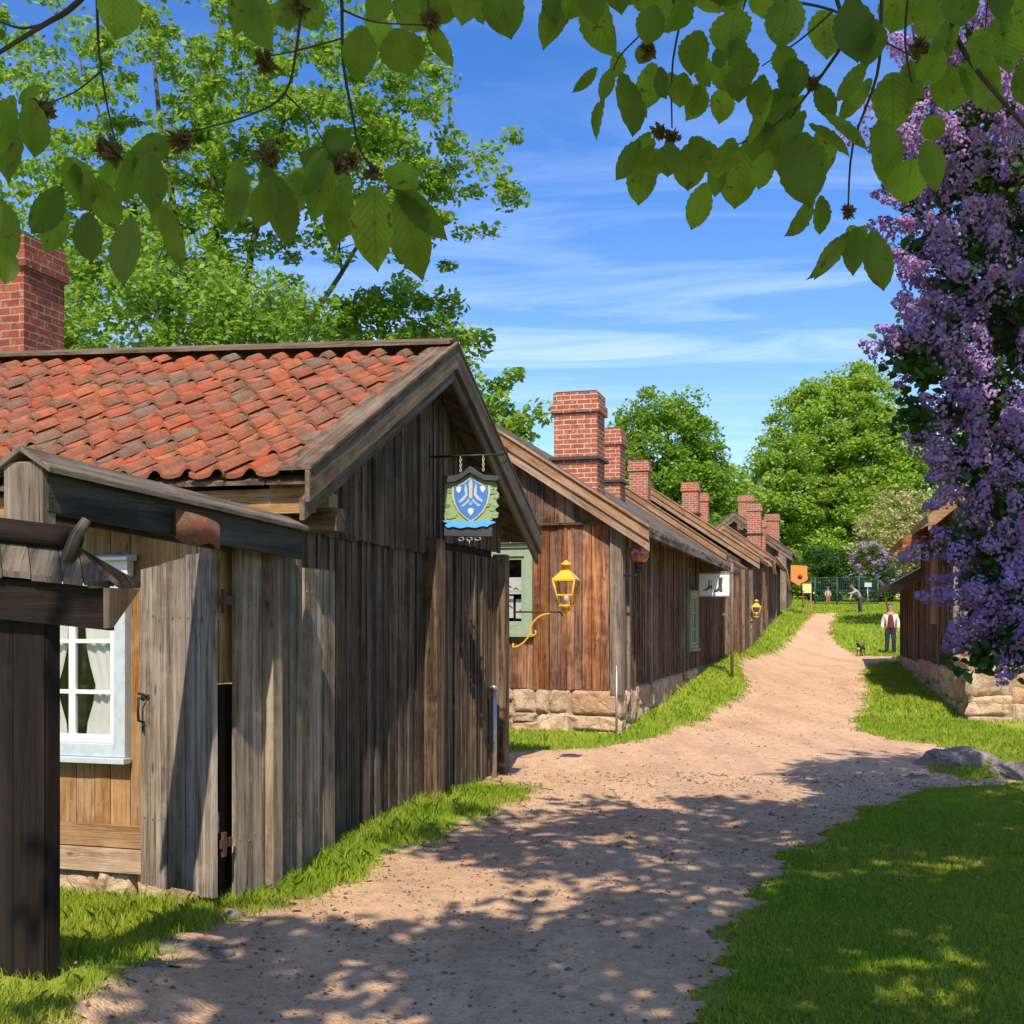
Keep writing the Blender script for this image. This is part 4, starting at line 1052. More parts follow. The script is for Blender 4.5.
# ornament: central column, side scrolls, three white drops
q.plate([(-.018, -.26), (0, -.215), (.018, -.26), (.014, -.40), (-.014, -.40)], o_, Df, Mf, .016, .021, 0)
for sx_ in (1, -1):
    q.plate([(sx_ * .05, -.26), (sx_ * .035, -.31), (sx_ * .03, -.37), (sx_ * .06, -.41), (sx_ * .105, -.44), (sx_ * .12, -.42), (sx_ * .085, -.395), (sx_ * .055, -.36), (sx_ * .06, -.31)][::sx_], o_, Df, Mf, .016, .020, 2)
    q.plate([(sx_ * .09, -.295), (sx_ * .11, -.285), (sx_ * .135, -.29), (sx_ * .14, -.32), (sx_ * .118, -.35), (sx_ * .10, -.33)][::sx_], o_, Df, Mf, .016, .022, 3)
    q.plate([(sx_ * .01, -.42), (sx_ * .07, -.475), (sx_ * .10, -.47), (sx_ * .05, -.435), (sx_ * .02, -.40)][::sx_], o_, Df, Mf, .016, .0205, 2)
q.plate([(-.03, -.50), (0, -.485), (.03, -.50), (.022, -.53), (0, -.56), (-.022, -.53)], o_, Df, Mf, .016, .022, 3)
q.plate([(-.018, -.43), (.018, -.43), (.022, -.45), (0, -.475), (-.022, -.45)], o_, Df, Mf, .016, .022, 4)
q.build('shield', [M['gold'], M['blue'], M['bluegrey'], M['white'], M['lightblue']], brd)
q = MB(); q.plate([(-.285, -.595), (-.2, -.60), (0, -.607), (.17, -.60), (.245, -.625), (.19, -.645), (.16, -.665), (.12, -.655), (.05, -.672), (-.03, -.66), (-.10, -.672), (-.17, -.655), (-.22, -.665), (-.25, -.64), (-.22, -.622)], o_, Df, Mf, .014, .03)
q.build('ribbon', M['lightblue'], brd)
q = MB(); q.plate([(-.26, -.66), (.20, -.665), (.20, -.75), (-.26, -.735)], o_, Df, Mf, -.012, .012)
q.build('name_board', M['slate'], sg_)
q = MB()
for c in (-.10, -.02, .06):
    ce = o_ + N * c - Z * .768
    q.tube([ce + N * (.03 * math.cos(a)) + Z * (.015 * math.sin(a)) for a in [j * .7 for j in range(10)]], .0045, 5)
q.tube([o_ + N * -.02 - Z * .78, o_ + N * -.02 - Z * .83], .005, 5)
q.build('scroll', M['steel'], sg_)

# ------------------------------------------------------------------ yellow lanterns
def lantern(label, base, arm, scale, zl, foot):
    """base: wall point at the arm height, arm: vector along the arm, lantern stands at its end"""
    r = root('wall_lantern', label, 'lantern', base, 'yellow wall lanterns')
    k = scale; D = arm.normalized(); L = arm.length
    q = MB(); q.tube([base, base + arm * .55, base + arm * .93, base + arm * .985 - Z * .015 * k, base + arm - Z * .05 * k], .010 * k, 8)
    q.build('arm', M['rust'], r)
    q = MB()
    p0 = base + D * (L * .66) + Z * 0; pts = []
    for t_ in range(13):
        t = t_ / 12; pts.append(base + D * (L * (.74 - .40 * math.sin(t * 1.57)) ) - Z * (.02 + .22 * k * (1 - math.cos(t * 1.57))))
    x2 = pts[-1]
    pts2 = [x2, x2 - D * .02 * k - Z * .04 * k, x2 - D * .07 * k - Z * .10 * k, x2 - D * .14 * k - Z * .145 * k, x2 - D * .20 * k - Z * .155 * k, base - D * .0 - Z * .35 * k]
    q.tube(pts[:-1] + pts2, .0105 * k, 8)
    cc_ = x2 + D * .035 * k + Z * .01 * k
    q.tube([cc_ + D * (-.035 * k * math.cos(a)) - Z * (.03 * k * math.sin(a)) for a in [j * .45 for j in range(10)]], .009 * k, 7)
    q.build('scroll_bracket', M['yellow'], r)
    c = base + arm + D * .045 * k; lo = Z * 1
    # frame: four slanted corner bars of a tapering square lantern
    z0, z1, zm = .07 * k, .345 * k, .185 * k; r0, r1 = .085 * k, .155 * k; rm = r0 + (r1 - r0) * (zm - z0) / (z1 - z0)
    dirs = [(N * a + U * b_).normalized() for a, b_ in ((1, 1), (-1, 1), (-1, -1), (1, -1))]
    q = MB()
    for d in dirs: q.tube([c + d * r0 * 1.1 + Z * z0, c + d * r1 * 1.1 + Z * z1], .011 * k, 5)
    for i in range(4):
        for rr_, zz_ in ((r0, z0), (rm, zm), (r1, z1)):
            q.beam(c + dirs[i] * rr_ * 1.1 + Z * zz_, c + dirs[(i + 1) % 4] * rr_ * 1.1 + Z * zz_, .016 * k, .018 * k)
    q.build('frame', M['yellow'], r)
    q = MB()
    for i in range(4):
        a, b_ = dirs[i], dirs[(i + 1) % 4]
        q.add([c + a * r0 * 1.08 + Z * z0, c + b_ * r0 * 1.08 + Z * z0, c + b_ * r1 * 1.08 + Z * z1, c + a * r1 * 1.08 + Z * z1], [(0, 1, 2, 3)])
    q.build('glass', M['glass'], r)
    q = MB(); q.lathe(c + Z * z1, [(.185 * k, .0), (.185 * k, .014 * k), (.13 * k, .055 * k), (.075 * k, .10 * k), (.055 * k, .115 * k)], 4, smooth=False)
    q.lathe(c + Z * (z1 + .115 * k), [(.045 * k, 0), (.04 * k, .05 * k), (.066 * k, .055 * k), (.064 * k, .068 * k), (.035 * k, .088 * k), (.02 * k, .10 * k), (.004, .112 * k)], 12)
    q.build('lamp_roof', M['yellow'], r)
    q = MB(); q.lathe(c, [(.01 * k, -.03 * k), (.018 * k, -.02 * k), (.012 * k, -.005 * k), (.035 * k, .005 * k), (.055 * k, .03 * k), (.04 * k, .045 * k), (.09 * k, .06 * k), (.09 * k, .072 * k)], 10)
    q.build('socket', M['yellow'], r)
    q = MB(); q.lathe(c + Z * (.08 * k), [(.018 * k, 0), (.018 * k, .03 * k), (.032 * k, .06 * k), (.028 * k, .085 * k), (.012 * k, .10 * k)], 10); q.build('bulb', M['white'], r)
    return r
nL = nG + .16; sL = sB + .06
YL = Yn(503, nL); 
bL = W(sL, nL, EYE + (HZ - 612) / F * W(sL, nL).y)
tgt = P(562, 612, bL.y - .1)
lantern('yellow lantern on a scrolled arm at the corner of the tiled house', bL, N * ((tgt.x - bL.x) / N.x), (bL.y / 13.0) * 1.02, 0, 0)

# ------------------------------------------------------------------ HOUSE 2
n2 = -3.30; s2 = U.dot(P(616, 690, 17.2)); 
tip = P(648, 530, 16.8); nt2 = N.dot(tip); st2 = U.dot(tip); on2 = nt2 - n2
zb2 = .62
def side_zb(s): return .57 + .0 * s
gr0 = N_on(533, s2); wz0, wz1 = EYE + (HZ - 634) / F * Ys(530, s2), EYE + (HZ - 548) / F * Ys(530, s2)
h_a = n2 - gr0; wd2 = 1.15
hb_ = S_on(690, n2) - s2; hb2 = S_on(697, n2) - s2
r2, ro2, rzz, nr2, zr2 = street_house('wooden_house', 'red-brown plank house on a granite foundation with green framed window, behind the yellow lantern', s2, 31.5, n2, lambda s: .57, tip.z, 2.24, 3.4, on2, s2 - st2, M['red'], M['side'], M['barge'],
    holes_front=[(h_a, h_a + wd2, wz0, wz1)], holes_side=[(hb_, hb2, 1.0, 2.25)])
fw2 = window(r2, W(s2, gr0 - wd2) - U * .02, N, -U, wd2, wz0, wz1, M['green'], .13, (2, 2), sash='green', header=.1, curtain=False)
q = MB(); O_ = W(s2, gr0 - wd2)
for a, b0, ww, hh in ((.58, .25, .22, .34), (.84, .24, .14, .30), (.6, .62, .34, .26)):
    q.box(W(s2 + .12, gr0 - wd2 + a, wz0 + b0), N * ww, Z * hh, U * .004)
q.build('paper_sheet', M['paper'], fw2)
q = MB(); 
for a, b0 in ((.62, .5), (.70, .42), (.9, .36), (.68, .74), (.8, .70)):
    q = MB(); ce = W(s2 + .112, gr0 - wd2 + a, wz0 + b0); q.tube([ce, ce + N * .05 + Z * .02, ce + N * .09 - Z * .015], .006, 5); q.build('paper_mark', M['ink'], fw2)
pt = root('potted_plant', 'terracotta pot with green plant standing inside the green framed window', 'plant', W(s2 + .10, gr0 - wd2 + .50, wz0 + .13))
q = MB(); q.lathe(W(s2 + .10, gr0 - wd2 + .50, wz0 + .135), [(.045, 0), (.06, .13), (.068, .135), (.068, .155)], 12); q.build('pot', M['terracotta'], pt)
q = MB()
for i in range(60):
    c = W(s2 + .10, gr0 - wd2 + .50, wz0 + .36) + Vector((random.gauss(0, .05), random.gauss(0, .02), random.gauss(0, .06)))
    a = Vector((random.gauss(0, 1), random.gauss(0, 1), random.gauss(0, 1))).normalized() * .03; bb = a.orthogonal().normalized() * .014
    q.add([c - a, c - bb, c + a, c + bb], [(0, 1, 2, 3)])
q.tube([W(s2 + .10, gr0 - wd2 + .50, wz0 + .28), W(s2 + .10, gr0 - wd2 + .50, wz0 + .4)], .008, 5)
q.build('foliage', M['leaf_mid'], pt)
# drip board and upper gable boarding
q = MB(); zd = EYE + (HZ - 525) / F * Ys(575, s2)
q.box(W(s2 - .07, n2 - .0, zd), -N * 5, U * .06, Z * .035)
boards(q, W(s2 - .045, n2), -N, -U, 0, 6, zd + .035, lambda a: rzz(n2 - a) - .10, .17, .03)
q.build('upper_boards', M['side'], r2)
q = MB(); q.box(W(s2 - .06, n2 - .13, .50), U * .06, N * .17, Z * (rzz(n2) - .62)); q.box(W(s2 + .0, n2 + .0, .50), U * .20, N * .05, Z * (rzz(n2) - .62))
q.build('corner_post', M['post'], r2, .005)
for px in (629, 651, 684):
    q = MB(); sp = S_on(px, n2 + .04); q.box(W(sp, n2 + .0, .2), U * .14, N * .05, Z * (rzz(n2) - .3)); q.build('wall_post', M['post'], r2, .005)
q = MB(); sp = S_on(722, n2); q.box(W(sp, n2, .3), U * .2, N * .07, Z * (rzz(n2) - .4)); q.build('wall_post', M['post'], r2, .005)
q = MB(); stones(q, W(s2, n2), -N, -U, -.02, 5.2, -.45, .58, .5); stones(q, W(s2, n2), U, N, .0, 9.0, -.4, .56, .6); q.build('stone_foundation', M['stone'], r2)
q = MB(); q.box(W(s2 + .03, n2 - .03, -.6), -N * 6, U * .05, Z * 1.17); q.box(W(s2 + .03, n2 - .03, -.6), U * 14, -N * .05, Z * 1.17); q.build('foundation_mortar', M['mortar'], r2)
q = MB(); pp = W(s2 - .10, n2 - .02); q.tube([pp - Z * .3, pp + Z * .95], .018, 8); q.build('ground_rod', M['steel'], r2)
window(r2, W(s2 + hb_, n2) + N * .0, U, N, hb2 - hb_, 1.0, 2.25, M['green'], .08, (2, 3), header=.05, sash='green')
# second, slightly lower eave with a ragged edge of old boards
q = MB(); a = S_on(652, nt2 + .05)
# chimneys of house 2
chimney(ro2, U.dot(P(597, 400, 19.0)), N.dot(P(597, 400, 19.0)), 3.6, EYE + (HZ - 391) / F * 19, .62, .74, base=EYE + (HZ - 459) / F * 19)
chimney(ro2, U.dot(P(620, 400, 24.0)), N.dot(P(620, 400, 24.0)), 3.6, EYE + (HZ - 428) / F * 24, .6, .72, base=EYE + (HZ - 482) / F * 24)
# red globe lamp at the corner
lp = root('globe_lamp', 'red-brown glass globe lamp on an iron bracket at the plank house corner', 'lamp', P(639, 573, 17.2))
c = P(639, 553, 17.2)
q = MB(); q.lathe(c - Z * .16, [(.05, 0), (.12, .05), (.155, .13), (.15, .20), (.10, .29), (.04, .33), (.01, .35)], 16); q.build('globe', M['redglass'], lp)
q = MB(); q.lathe(c - Z * .30, [(.02, 0), (.06, .03), (.05, .08), (.085, .14)], 10); q.tube([c - Z * .28, c - Z * .34 - N * .05, c - Z * .33 - N * (N.dot(c) - n2)], .018, 6)
q.build('bracket', M['iron'], lp)
# boots sign
sS = 24.6; Yp = 26.3
bs = root('boot_sign', 'white sign board with two black boots painted on it', 'sign', P(715, 585, Yp))
def bx(px, py): p = P(px, py, Yp); return p
Dm = N; mpx = lambda x: (x - 715) / F * Yp / N.x
def pl(pts): return [(mpx(x), (585 - y) / F * Yp) for x, y in pts]
o_ = P(715, 585, Yp)
q = MB(); q.plate(pl([(700, 574), (728.5, 574), (728.5, 596), (700, 596)]), o_, N, -U, -.02, .0); bd = q.build('board', M['white'], bs)
q = MB()
for x0_, x1_, y0_, y1_ in ((699, 729.5, 573, 574.2), (699, 729.5, 595.6, 596.8), (699, 700, 573, 596.8), (728.6, 729.5, 573, 596.8)):
    q.plate(pl([(x0_, y0_), (x1_, y0_), (x1_, y1_), (x0_, y1_)]), o_, N, -U, -.03, .012)
q.build('frame', M['steel'], bd)
q = MB()
q.plate(pl([(718.2, 577.8), (722.4, 577.2), (721.8, 584), (721.6, 588), (722.2, 591), (721.5, 592), (719.5, 592), (719.2, 590.6), (717.5, 591.8), (714, 592), (713.6, 591), (716.5, 589.4), (718.2, 587.5)]), o_, N, -U, .001, .006)
q.plate(pl([(708.8, 580), (709.8, 580), (710.2, 585.5), (711.8, 585.5), (711.8, 580), (712.2, 580), (712.2, 589), (710.9, 589.5), (710.8, 587.6), (708, 590), (703.5, 590.8), (703.6, 589.8), (706.8, 588.6), (708.8, 586)]), o_, N, -U, .001, .006)
q.build('boot_pictures', M['ink'], bd)
q = MB(); pz_ = P(732, 600, Yp + .1); q.tube([Vector((pz_.x, pz_.y, .3)), Vector((pz_.x, pz_.y, EYE + (HZ - 563) / F * Yp))], .035, 8); 
q.beam(P(700, 572, Yp + .06), P(733, 572, Yp + .06), .03, .03); q.build('sign_post', M['post'], bs)
q = MB(); q.beam(P(722, 612, Yp + .3), P(731, 622, Yp + .1), .04, .05); q.build('brace', M['post'], bs)

# ------------------------------------------------------------------ the row going uphill
def house_at(label, px, py, Yt, s1, nw, rise, half, **kw):
    tp = P(px, py, Yt); st_ = U.dot(tp); ov = .32
    return street_house('wooden_house', label, st_ + ov, s1, nw, lambda s: g1(*W(s, nw)[:2]) - .3, tp.z, rise, half, N.dot(tp) - nw, ov, kw.get('mf', M['side']), M['side'], kw.get('mb', M['barge']), wallb=.18, bargew=kw.get('bw', .2))
r3, ro3, f3, _, _ = house_at('dark plank house with light brown barge boards, next uphill behind the boot sign', 726, 554, 33.0, 37.6, -3.02, 2.3, 3.4)
r4, ro4, f4, _, _ = house_at('plank house whose long brown eave shows just above the house behind the boot sign', 759, 558, 37.9, 43.6, -3.05, 2.8, 4.2)
r5, ro5, f5, _, _ = house_at('small plank house with reddish eave edges beyond the second yellow lantern', 775, 560, 44.0, 55.0, -3.05, 1.4, 1.95)
r6, ro6, f6, _, _ = house_at('dark gabled house with small attic window at the top of the row', 792, 552, 57.0, 66.0, -2.98, 2.05, 2.85, mb=M['bargegrey'], bw=.25)
def ch_at(par, pxr, top, Y, ws, wn, base_z, base=None):
    p = P(pxr, top, Y); return chimney(par, U.dot(p), N.dot(p), base_z, p.z, ws, wn, base=base)
ch_at(ro3, 648, 460, 36.5, .55, .62, 5.0)
ch_at(ro4, 698, 482, 44.0, .6, .62, 4.6, base=EYE + (HZ - 514) / F * 44)
ch_at(ro4, 708, 493, 43.6 + 4, .5, .5, 4.6)
ch_at(ro6, 753, 495, 61.0, .7, .78, 6.4)
ch_at(ro5, 761, 503, 50.5, .6, .60, 4.8, base=EYE + (HZ - 534) / F * 50.5)
ch_at(ro5, 765.5, 520, 53.0, .4, .4, 4.8)
ch_at(ro6, 779, 514, 58.5, .7, .72, 5.6)
q = MB(); aw = P(737, 530, 57.15); q.box(aw, N * .32, Z * .36, -U * .05); q.build('attic_window', M['side'], r6)
q = MB(); q.box(W(57.0 * .985, 0, 0), U * .01, N * .01, Z * .01)
cpst = W(U.dot(P(785, 600, 57.0)) + .2, -2.98); q = MB(); q.box(cpst + Z * 1.6 - N * .35, N * .4, -U * .08, Z * 3.7); q.build('corner_post', M['post'], r6)
for (rr_, px, Yt, nw_) in ((r3, 744, 33.6, -3.02), (r3, 752, 37, -3.02), (r4, 762, 39, -3.05), (r5, 776, 45, -3.05)):
    s_ = S_on(px, nw_ + .05); q = MB(); gz_ = g1(*W(s_, nw_)[:2]); q.box(W(s_, nw_, gz_ - .2), U * .22, N * .07, Z * 2.7); q.build('wall_post', M['post'], rr_)
# red curved weather boards on the eave of house 5
for (xa, ya, xb, yb, Y_) in ((763, 556, 775, 574, 41.0), (776, 557, 790, 590, 46.5)):
    q = MB(); p0 = P(xa, ya, Y_); p2 = P(xb, yb, Y_ + .5); p1 = (p0 + p2) / 2 + Vector((.12, 0, .18))
    q.beam(p0, p1, .10, .06); q.beam(p1, p2, .10, .06); q.build('weather_board', M['barge'], ro5 if Y_ > 42 else ro4)
# second yellow lantern
b2 = P(746, 619, 37.0); t2_ = P(757, 617, 36.6)
lantern('yellow lantern farther uphill, on the wall beyond the boot sign', b2, N * ((t2_.x - b2.x) / N.x), 1.12, 0, 0)
# hanging orange board, notice board
ob = root('orange_board', 'orange shield-shaped board hanging at the corner of the last house', 'sign', P(798, 575, 56.0))
o_ = P(798, 575, 56.0); k_ = 56 / F
q = MB(); q.plate([(x * k_, y * k_) for x, y in [(-7, 10), (9, 9), (9, -1), (10, -3), (8, -6), (3, -8), (1, -11), (-3, -8), (-7, -6)]], o_, N, -U, -.03, .03); bd = q.build('board', M['orange'], ob)
q = MB(); q.lathe(o_ - Z * .1 - U * .031 + N * .1, [(.12, 0), (.12, .004)], 12, ax=-U); q.build('emblem', M['rust'], bd)
q = MB(); q.beam(o_ + Z * .55 - N * .4, o_ + Z * .55 + N * .5, .04, .05); q.build('bracket', M['iron'], ob)
nb_ = root('notice_board', 'small cream notice board on two posts beside the grass verge', 'sign', P(807, 605, 58.0))
o_ = P(807, 588, 57.0); k_ = 57 / F
q = MB(); q.plate([(-4.2 * k_, -5 * k_), (4.2 * k_, -5 * k_), (4.2 * k_, 5 * k_), (-4.2 * k_, 5 * k_)], o_, N, -U, -.02, .02); bd = q.build('board', M['cream'], nb_)
q = MB(); q.box(o_ - N * .23 + Z * .24 - U * .05, N * .46, U * .1, Z * .03); q.build('board_roof', M['barge'], nb_)
for sx_ in (-1, 1):
    q = MB(); p = o_ + N * (.185 * sx_) + U * .03; q.box(Vector((p.x - .03, p.y, g1(p.x, p.y) - .2)), Vector((.06, 0, 0)), Vector((0, .05, 0)), Z * (o_.z + .24 - g1(p.x, p.y) + .2)); q.build('post', M['barge'], nb_)

# mesh gate and fence at the top of the lane
mg = root('mesh_fence', 'blue-green metal mesh gate and fence closing the top of the lane', 'fence', P(835, 605, 66.0))
Yf = 66.0
pp_ = [811, 815, 837, 859, 878]
for x_ in pp_:
    q = MB(); p = P(x_, 577, Yf); q.tube([Vector((p.x, Yf, g1(p.x, Yf) - .2)), p], .045, 8); q.build('post', M['fence'], mg)
q = MB(); zt_ = P(815, 577.5, Yf).z; zl_ = P(815, 604, Yf).z
for x0_, x1_ in zip(pp_[1:-1], pp_[2:]):
    a, b_ = P(x0_, 0, Yf), P(x1_, 0, Yf)
    for zz_ in (zl_ + .05, (zl_ + zt_) / 2, zt_ - .02): q.tube([Vector((a.x, Yf, zz_)), Vector((b_.x, Yf, zz_))], .022, 5)
    k = 12
    for i in range(1, k):
        xx = a.x + (b_.x - a.x) * i / k; q.tube([Vector((xx, Yf, zl_)), Vector((xx, Yf, zt_))], .007, 4)
    for i in range(1, 9):
        zz_ = zl_ + (zt_ - zl_) * i / 9; q.tube([Vector((a.x, Yf, zz_)), Vector((b_.x, Yf, zz_))], .006, 4)
q.build('mesh_panel', M['fence'], mg)
ss = root('small_sign', 'small pale blue sign plate on a thin post by the lilac at the lane end', 'sign', P(868, 605, 60))
q = MB(); o_ = P(868, 585, 60); q.box(o_ - Vector((.18, 0, .1)), Vector((.37, 0, 0)), Vector((0, .02, 0)), Z * .22); q.build('plate', M['bluegrey'], ss)
q = MB(); q.tube([Vector((o_.x, 60.05, g1(o_.x, 60) - .1)), o_ + Vector((0, .05, 0))], .02, 6); q.build('post', M['steel'], ss)

# ------------------------------------------------------------------ right hand houses
A0 = Vector((7.8, 19.4, 0)); B0 = Vector((12.2, 36, 0)); E = (B0 - A0).normalized(); R = Vector((E.y, -E.x, 0))
def R_(t, w, z=0.): return A0 + E * t + R * w + Z * z
rh = root('wooden_house', 'dark plank house on a rough granite base behind the lilac on the right', 'house', R_(2, 0, -.1))
rs2 = root('wooden_shed', 'low dark lean-to shed beside the man, at the far end of the right house', 'shed', R_(9.3, 0, .2))
q = MB(); stones(q, R_(0, 0), R, -E, -.05, 6.5, -.3, 1.0, .8); stones(q, R_(0, 0), E, -R, 0, 2.2, -.35, .98, .6); stones(q, R_(2.2, 0), E, -R, 0, 7.2, -.3, .70, .6)
q.build('stone_foundation', M['stone'], rh)
q = MB(); q.box(R_(.05, .05, -.5), R * 8, E * 2.2, Z * 1.44); q.box(R_(2.2, .05, -.5), R * 8, E * 7.2, Z * 1.17); q.build('foundation_mortar', M['mortar'], rh)
def rwall(par, t0, t1, w0, zb, ze, sl, half, ov, ovs, nm, hole=None, front=True, mb_=M['barge']):
    q = MB(); dp_ = 2 * half - 2 * ov
    zw = ze + ov * sl
    q.hexa([R_(t0 + .06, w0 + .06, zb - .6), R_(t1, w0 + .06, zb - .6), R_(t1, w0 + dp_, zb - .6), R_(t0 + .06, w0 + dp_, zb - .6), R_(t0 + .06, w0 + .06, zw - .1), R_(t1, w0 + .06, zw - .1), R_(t1, w0 + dp_, zw - .1), R_(t0 + .06, w0 + dp_, zw - .1)])
    q.hexa([R_(t0 + .06, w0 + .06, zw - .1), R_(t1, w0 + .06, zw - .1), R_(t1, w0 + dp_, zw - .1), R_(t0 + .06, w0 + dp_, zw - .1), R_(t0 + .06, w0 + half - ov - .05, ze + half * sl - .12), R_(t1, w0 + half - ov - .05, ze + half * sl - .12), R_(t1, w0 + half - ov + .05, ze + half * sl - .12), R_(t0 + .06, w0 + half - ov + .05, ze + half * sl - .12)])
    q.build('wall_core', M['dark'], par)
    q = MB(); boards(q, R_(t0, w0), E, -R, 0, t1 - t0, zb, zw - .05, .17, .03, batten=.3)
    q.build('side_wall', M['side'], par)
    q = MB(); boards(q, R_(t0, w0), R, -E, 0, dp_, zb, lambda a: ze + (a + ov if a < half - ov else 2 * half - a - ov) * sl - .06, .17, .03)
    q.build('gable_wall', M['side'], par)
    q = MB()
    for sgn in (0, 1):
        e0 = w0 - ov if not sgn else w0 - ov + 2 * half; rd = w0 - ov + half
        a = t0 - ovs
        while a < t1:
            e = min(t1, a + .28)
            q.hexa([R_(a, e0, ze), R_(e, e0, ze), R_(e, rd, ze + half * sl), R_(a, rd, ze + half * sl), R_(a, e0, ze + .06), R_(e, e0, ze + .06), R_(e, rd, ze + half * sl + .06), R_(a, rd, ze + half * sl + .06)], R)
            a = e + .006
    rf = q.build('roof', M['shingle'], par)
    q = MB()
    for sgn in (0, 1):
        e0 = w0 - ov - .01 if not sgn else w0 - ov + 2 * half + .01; rd = w0 - ov + half
        q.hexa([R_(t0 - ovs - .04, e0, ze - .24), R_(t0 - ovs - .005, e0, ze - .24), R_(t0 - ovs - .005, rd, ze + half * sl - .24), R_(t0 - ovs - .04, rd, ze + half * sl - .24),
                R_(t0 - ovs - .04, e0, ze + .03), R_(t0 - ovs - .005, e0, ze + .03), R_(t0 - ovs - .005, rd, ze + half * sl + .03), R_(t0 - ovs - .04, rd, ze + half * sl + .03)], R)
    q.box(R_(t0 - ovs, w0 - ov - .02, ze - .07), E * (t1 - t0 + ovs), R * .03, Z * .13)
    q.build('barge_board', mb_, rf)
    q = MB(); a = t0 - ovs + .1
    q.box(R_(t0 - .03, w0 - .03, zb), E * .16, R * .14, Z * (zw - zb - .1)); q.build('corner_post', M['post'], par)
    return rf
rwall(rh, 2.2, 5.2, .0, .95, 3.55, .85, 2.9, .5, .35, 'a')
rwall(rh, 5.2, 9.3, .02, .66, 3.35, .48, 3.0, .75, .15, 'b', mb_=M['red'])
rwall(rs2, 9.3, 17.2, .06, .55, 2.5, .57, 2.2, .75, .05, 'c', mb_=M['bargegrey'])
q = MB(); boards(q, R_(5.6, -.01), E, -R, 0, 1.1, 1.55, 3.05, .18, .03); q.build('shutter', M['barge'], rh)
q = MB(); stones(q, R_(9.4, .04), E, -R, 0, 7.7, -.2, .56, .6); q.box(R_(9.4, .09, -.4), E * 7.7, R * .1, Z * .95); q.build('stone_foundation', M['stone'], rs2)

# rocks
def rockobj(label, c, r, seed):
    q = MB(); rock(q, c, r, 0, seed); o = q.build('rock', M['rock']); tag(o, label, 'rock', 'rocks beside the path'); return o
p = hit(962, 766); rockobj('large flat-topped grey rock at the grass edge on the right', (p[0], p[1], g1(*p) + .02), (.46, .3, .20), 3)
p = hit(1018, 778); rockobj('grey rock cut by the right picture edge', (p[0] + .1, p[1], g1(*p) + .01), (.34, .25, .16), 5)
p = hit(918, 778); rockobj('small flat pale stone in front of the large grey rock', (p[0], p[1], g1(*p)), (.16, .1, .035), 9)
p = hit(175, 950); rockobj('dark flat stone in the soil before the open gate', (p[0], p[1], g1(*p)), (.12, .09, .04), 11)
p = hit(232, 918); rockobj('small brown stone under the gate post', (p[0], p[1], g1(*p)), (.07, .06, .045), 12)
p = hit(152, 968); rockobj('pale pebble-sized stone at the path edge near the roofed fence', (p[0], p[1], g1(*p)), (.07, .05, .03), 14)
p = hit(188, 956); rockobj('small grey stone beside the dark flat stone at the gate', (p[0] + .15, p[1], g1(*p)), (.075, .06, .035), 15)

# ------------------------------------------------------------------ trees
def leaves_np(centers, radii, per, size, flat=.75, up=.5, shape=4):
    C_ = np.repeat(np.array(centers), per, 0); R3 = np.repeat(np.array(radii), per); m = len(C_)
    d = RNG.normal(0, 1, (m, 3)); d /= np.linalg.norm(d, axis=1, keepdims=True)
    p = C_ + d * (R3 * RNG.random(m) ** .45)[:, None] * np.array([1, 1, flat])
    nn = RNG.normal(0, 1, (m, 3)); nn[:, 2] = np.abs(nn[:, 2]) + up; nn /= np.linalg.norm(nn, axis=1, keepdims=True)
    t = np.cross(nn, RNG.normal(0, 1, (m, 3))); t /= np.linalg.norm(t, axis=1, keepdims=True); q = np.cross(nn, t)
    L = size * RNG.uniform(.6, 1.25, m)[:, None]
    if shape == 4: prof = [(-.5, 0, 0), (0, -.3, .06), (.5, 0, 0), (0, .3, .06)]
    else: prof = [(-.5, 0, 0), (-.2, -.3, .07), (.2, -.26, .05), (.5, 0, -.06), (.2, .26, .05), (-.2, .3, .07)]
    v = np.stack([p + t * L * a + q * L * b_ + nn * L * c for a, b_, c in prof], 1)
    k = len(prof); f = np.arange(m * k).reshape(m, k)
    return v.reshape(-1, 3), f
def clumps_in(ells, n_, rmin, rmax, shell=.5):
    cs, rs_ = [], []
    vol = np.array([e[1][0] * e[1][1] * e[1][2] for e in ells]); pr = vol / vol.sum()
    for i in range(n_):
        e = ells[RNG.choice(len(ells), p=pr)]
        d = RNG.normal(0, 1, 3); d /= np.linalg.norm(d); rr_ = shell + (1 - shell) * RNG.random() ** .6 if RNG.random() < .8 else RNG.random()
        cs.append(np.array(e[0]) + d * rr_ * np.array(e[1])); rs_.append(RNG.uniform(rmin, rmax))
    return cs, rs_
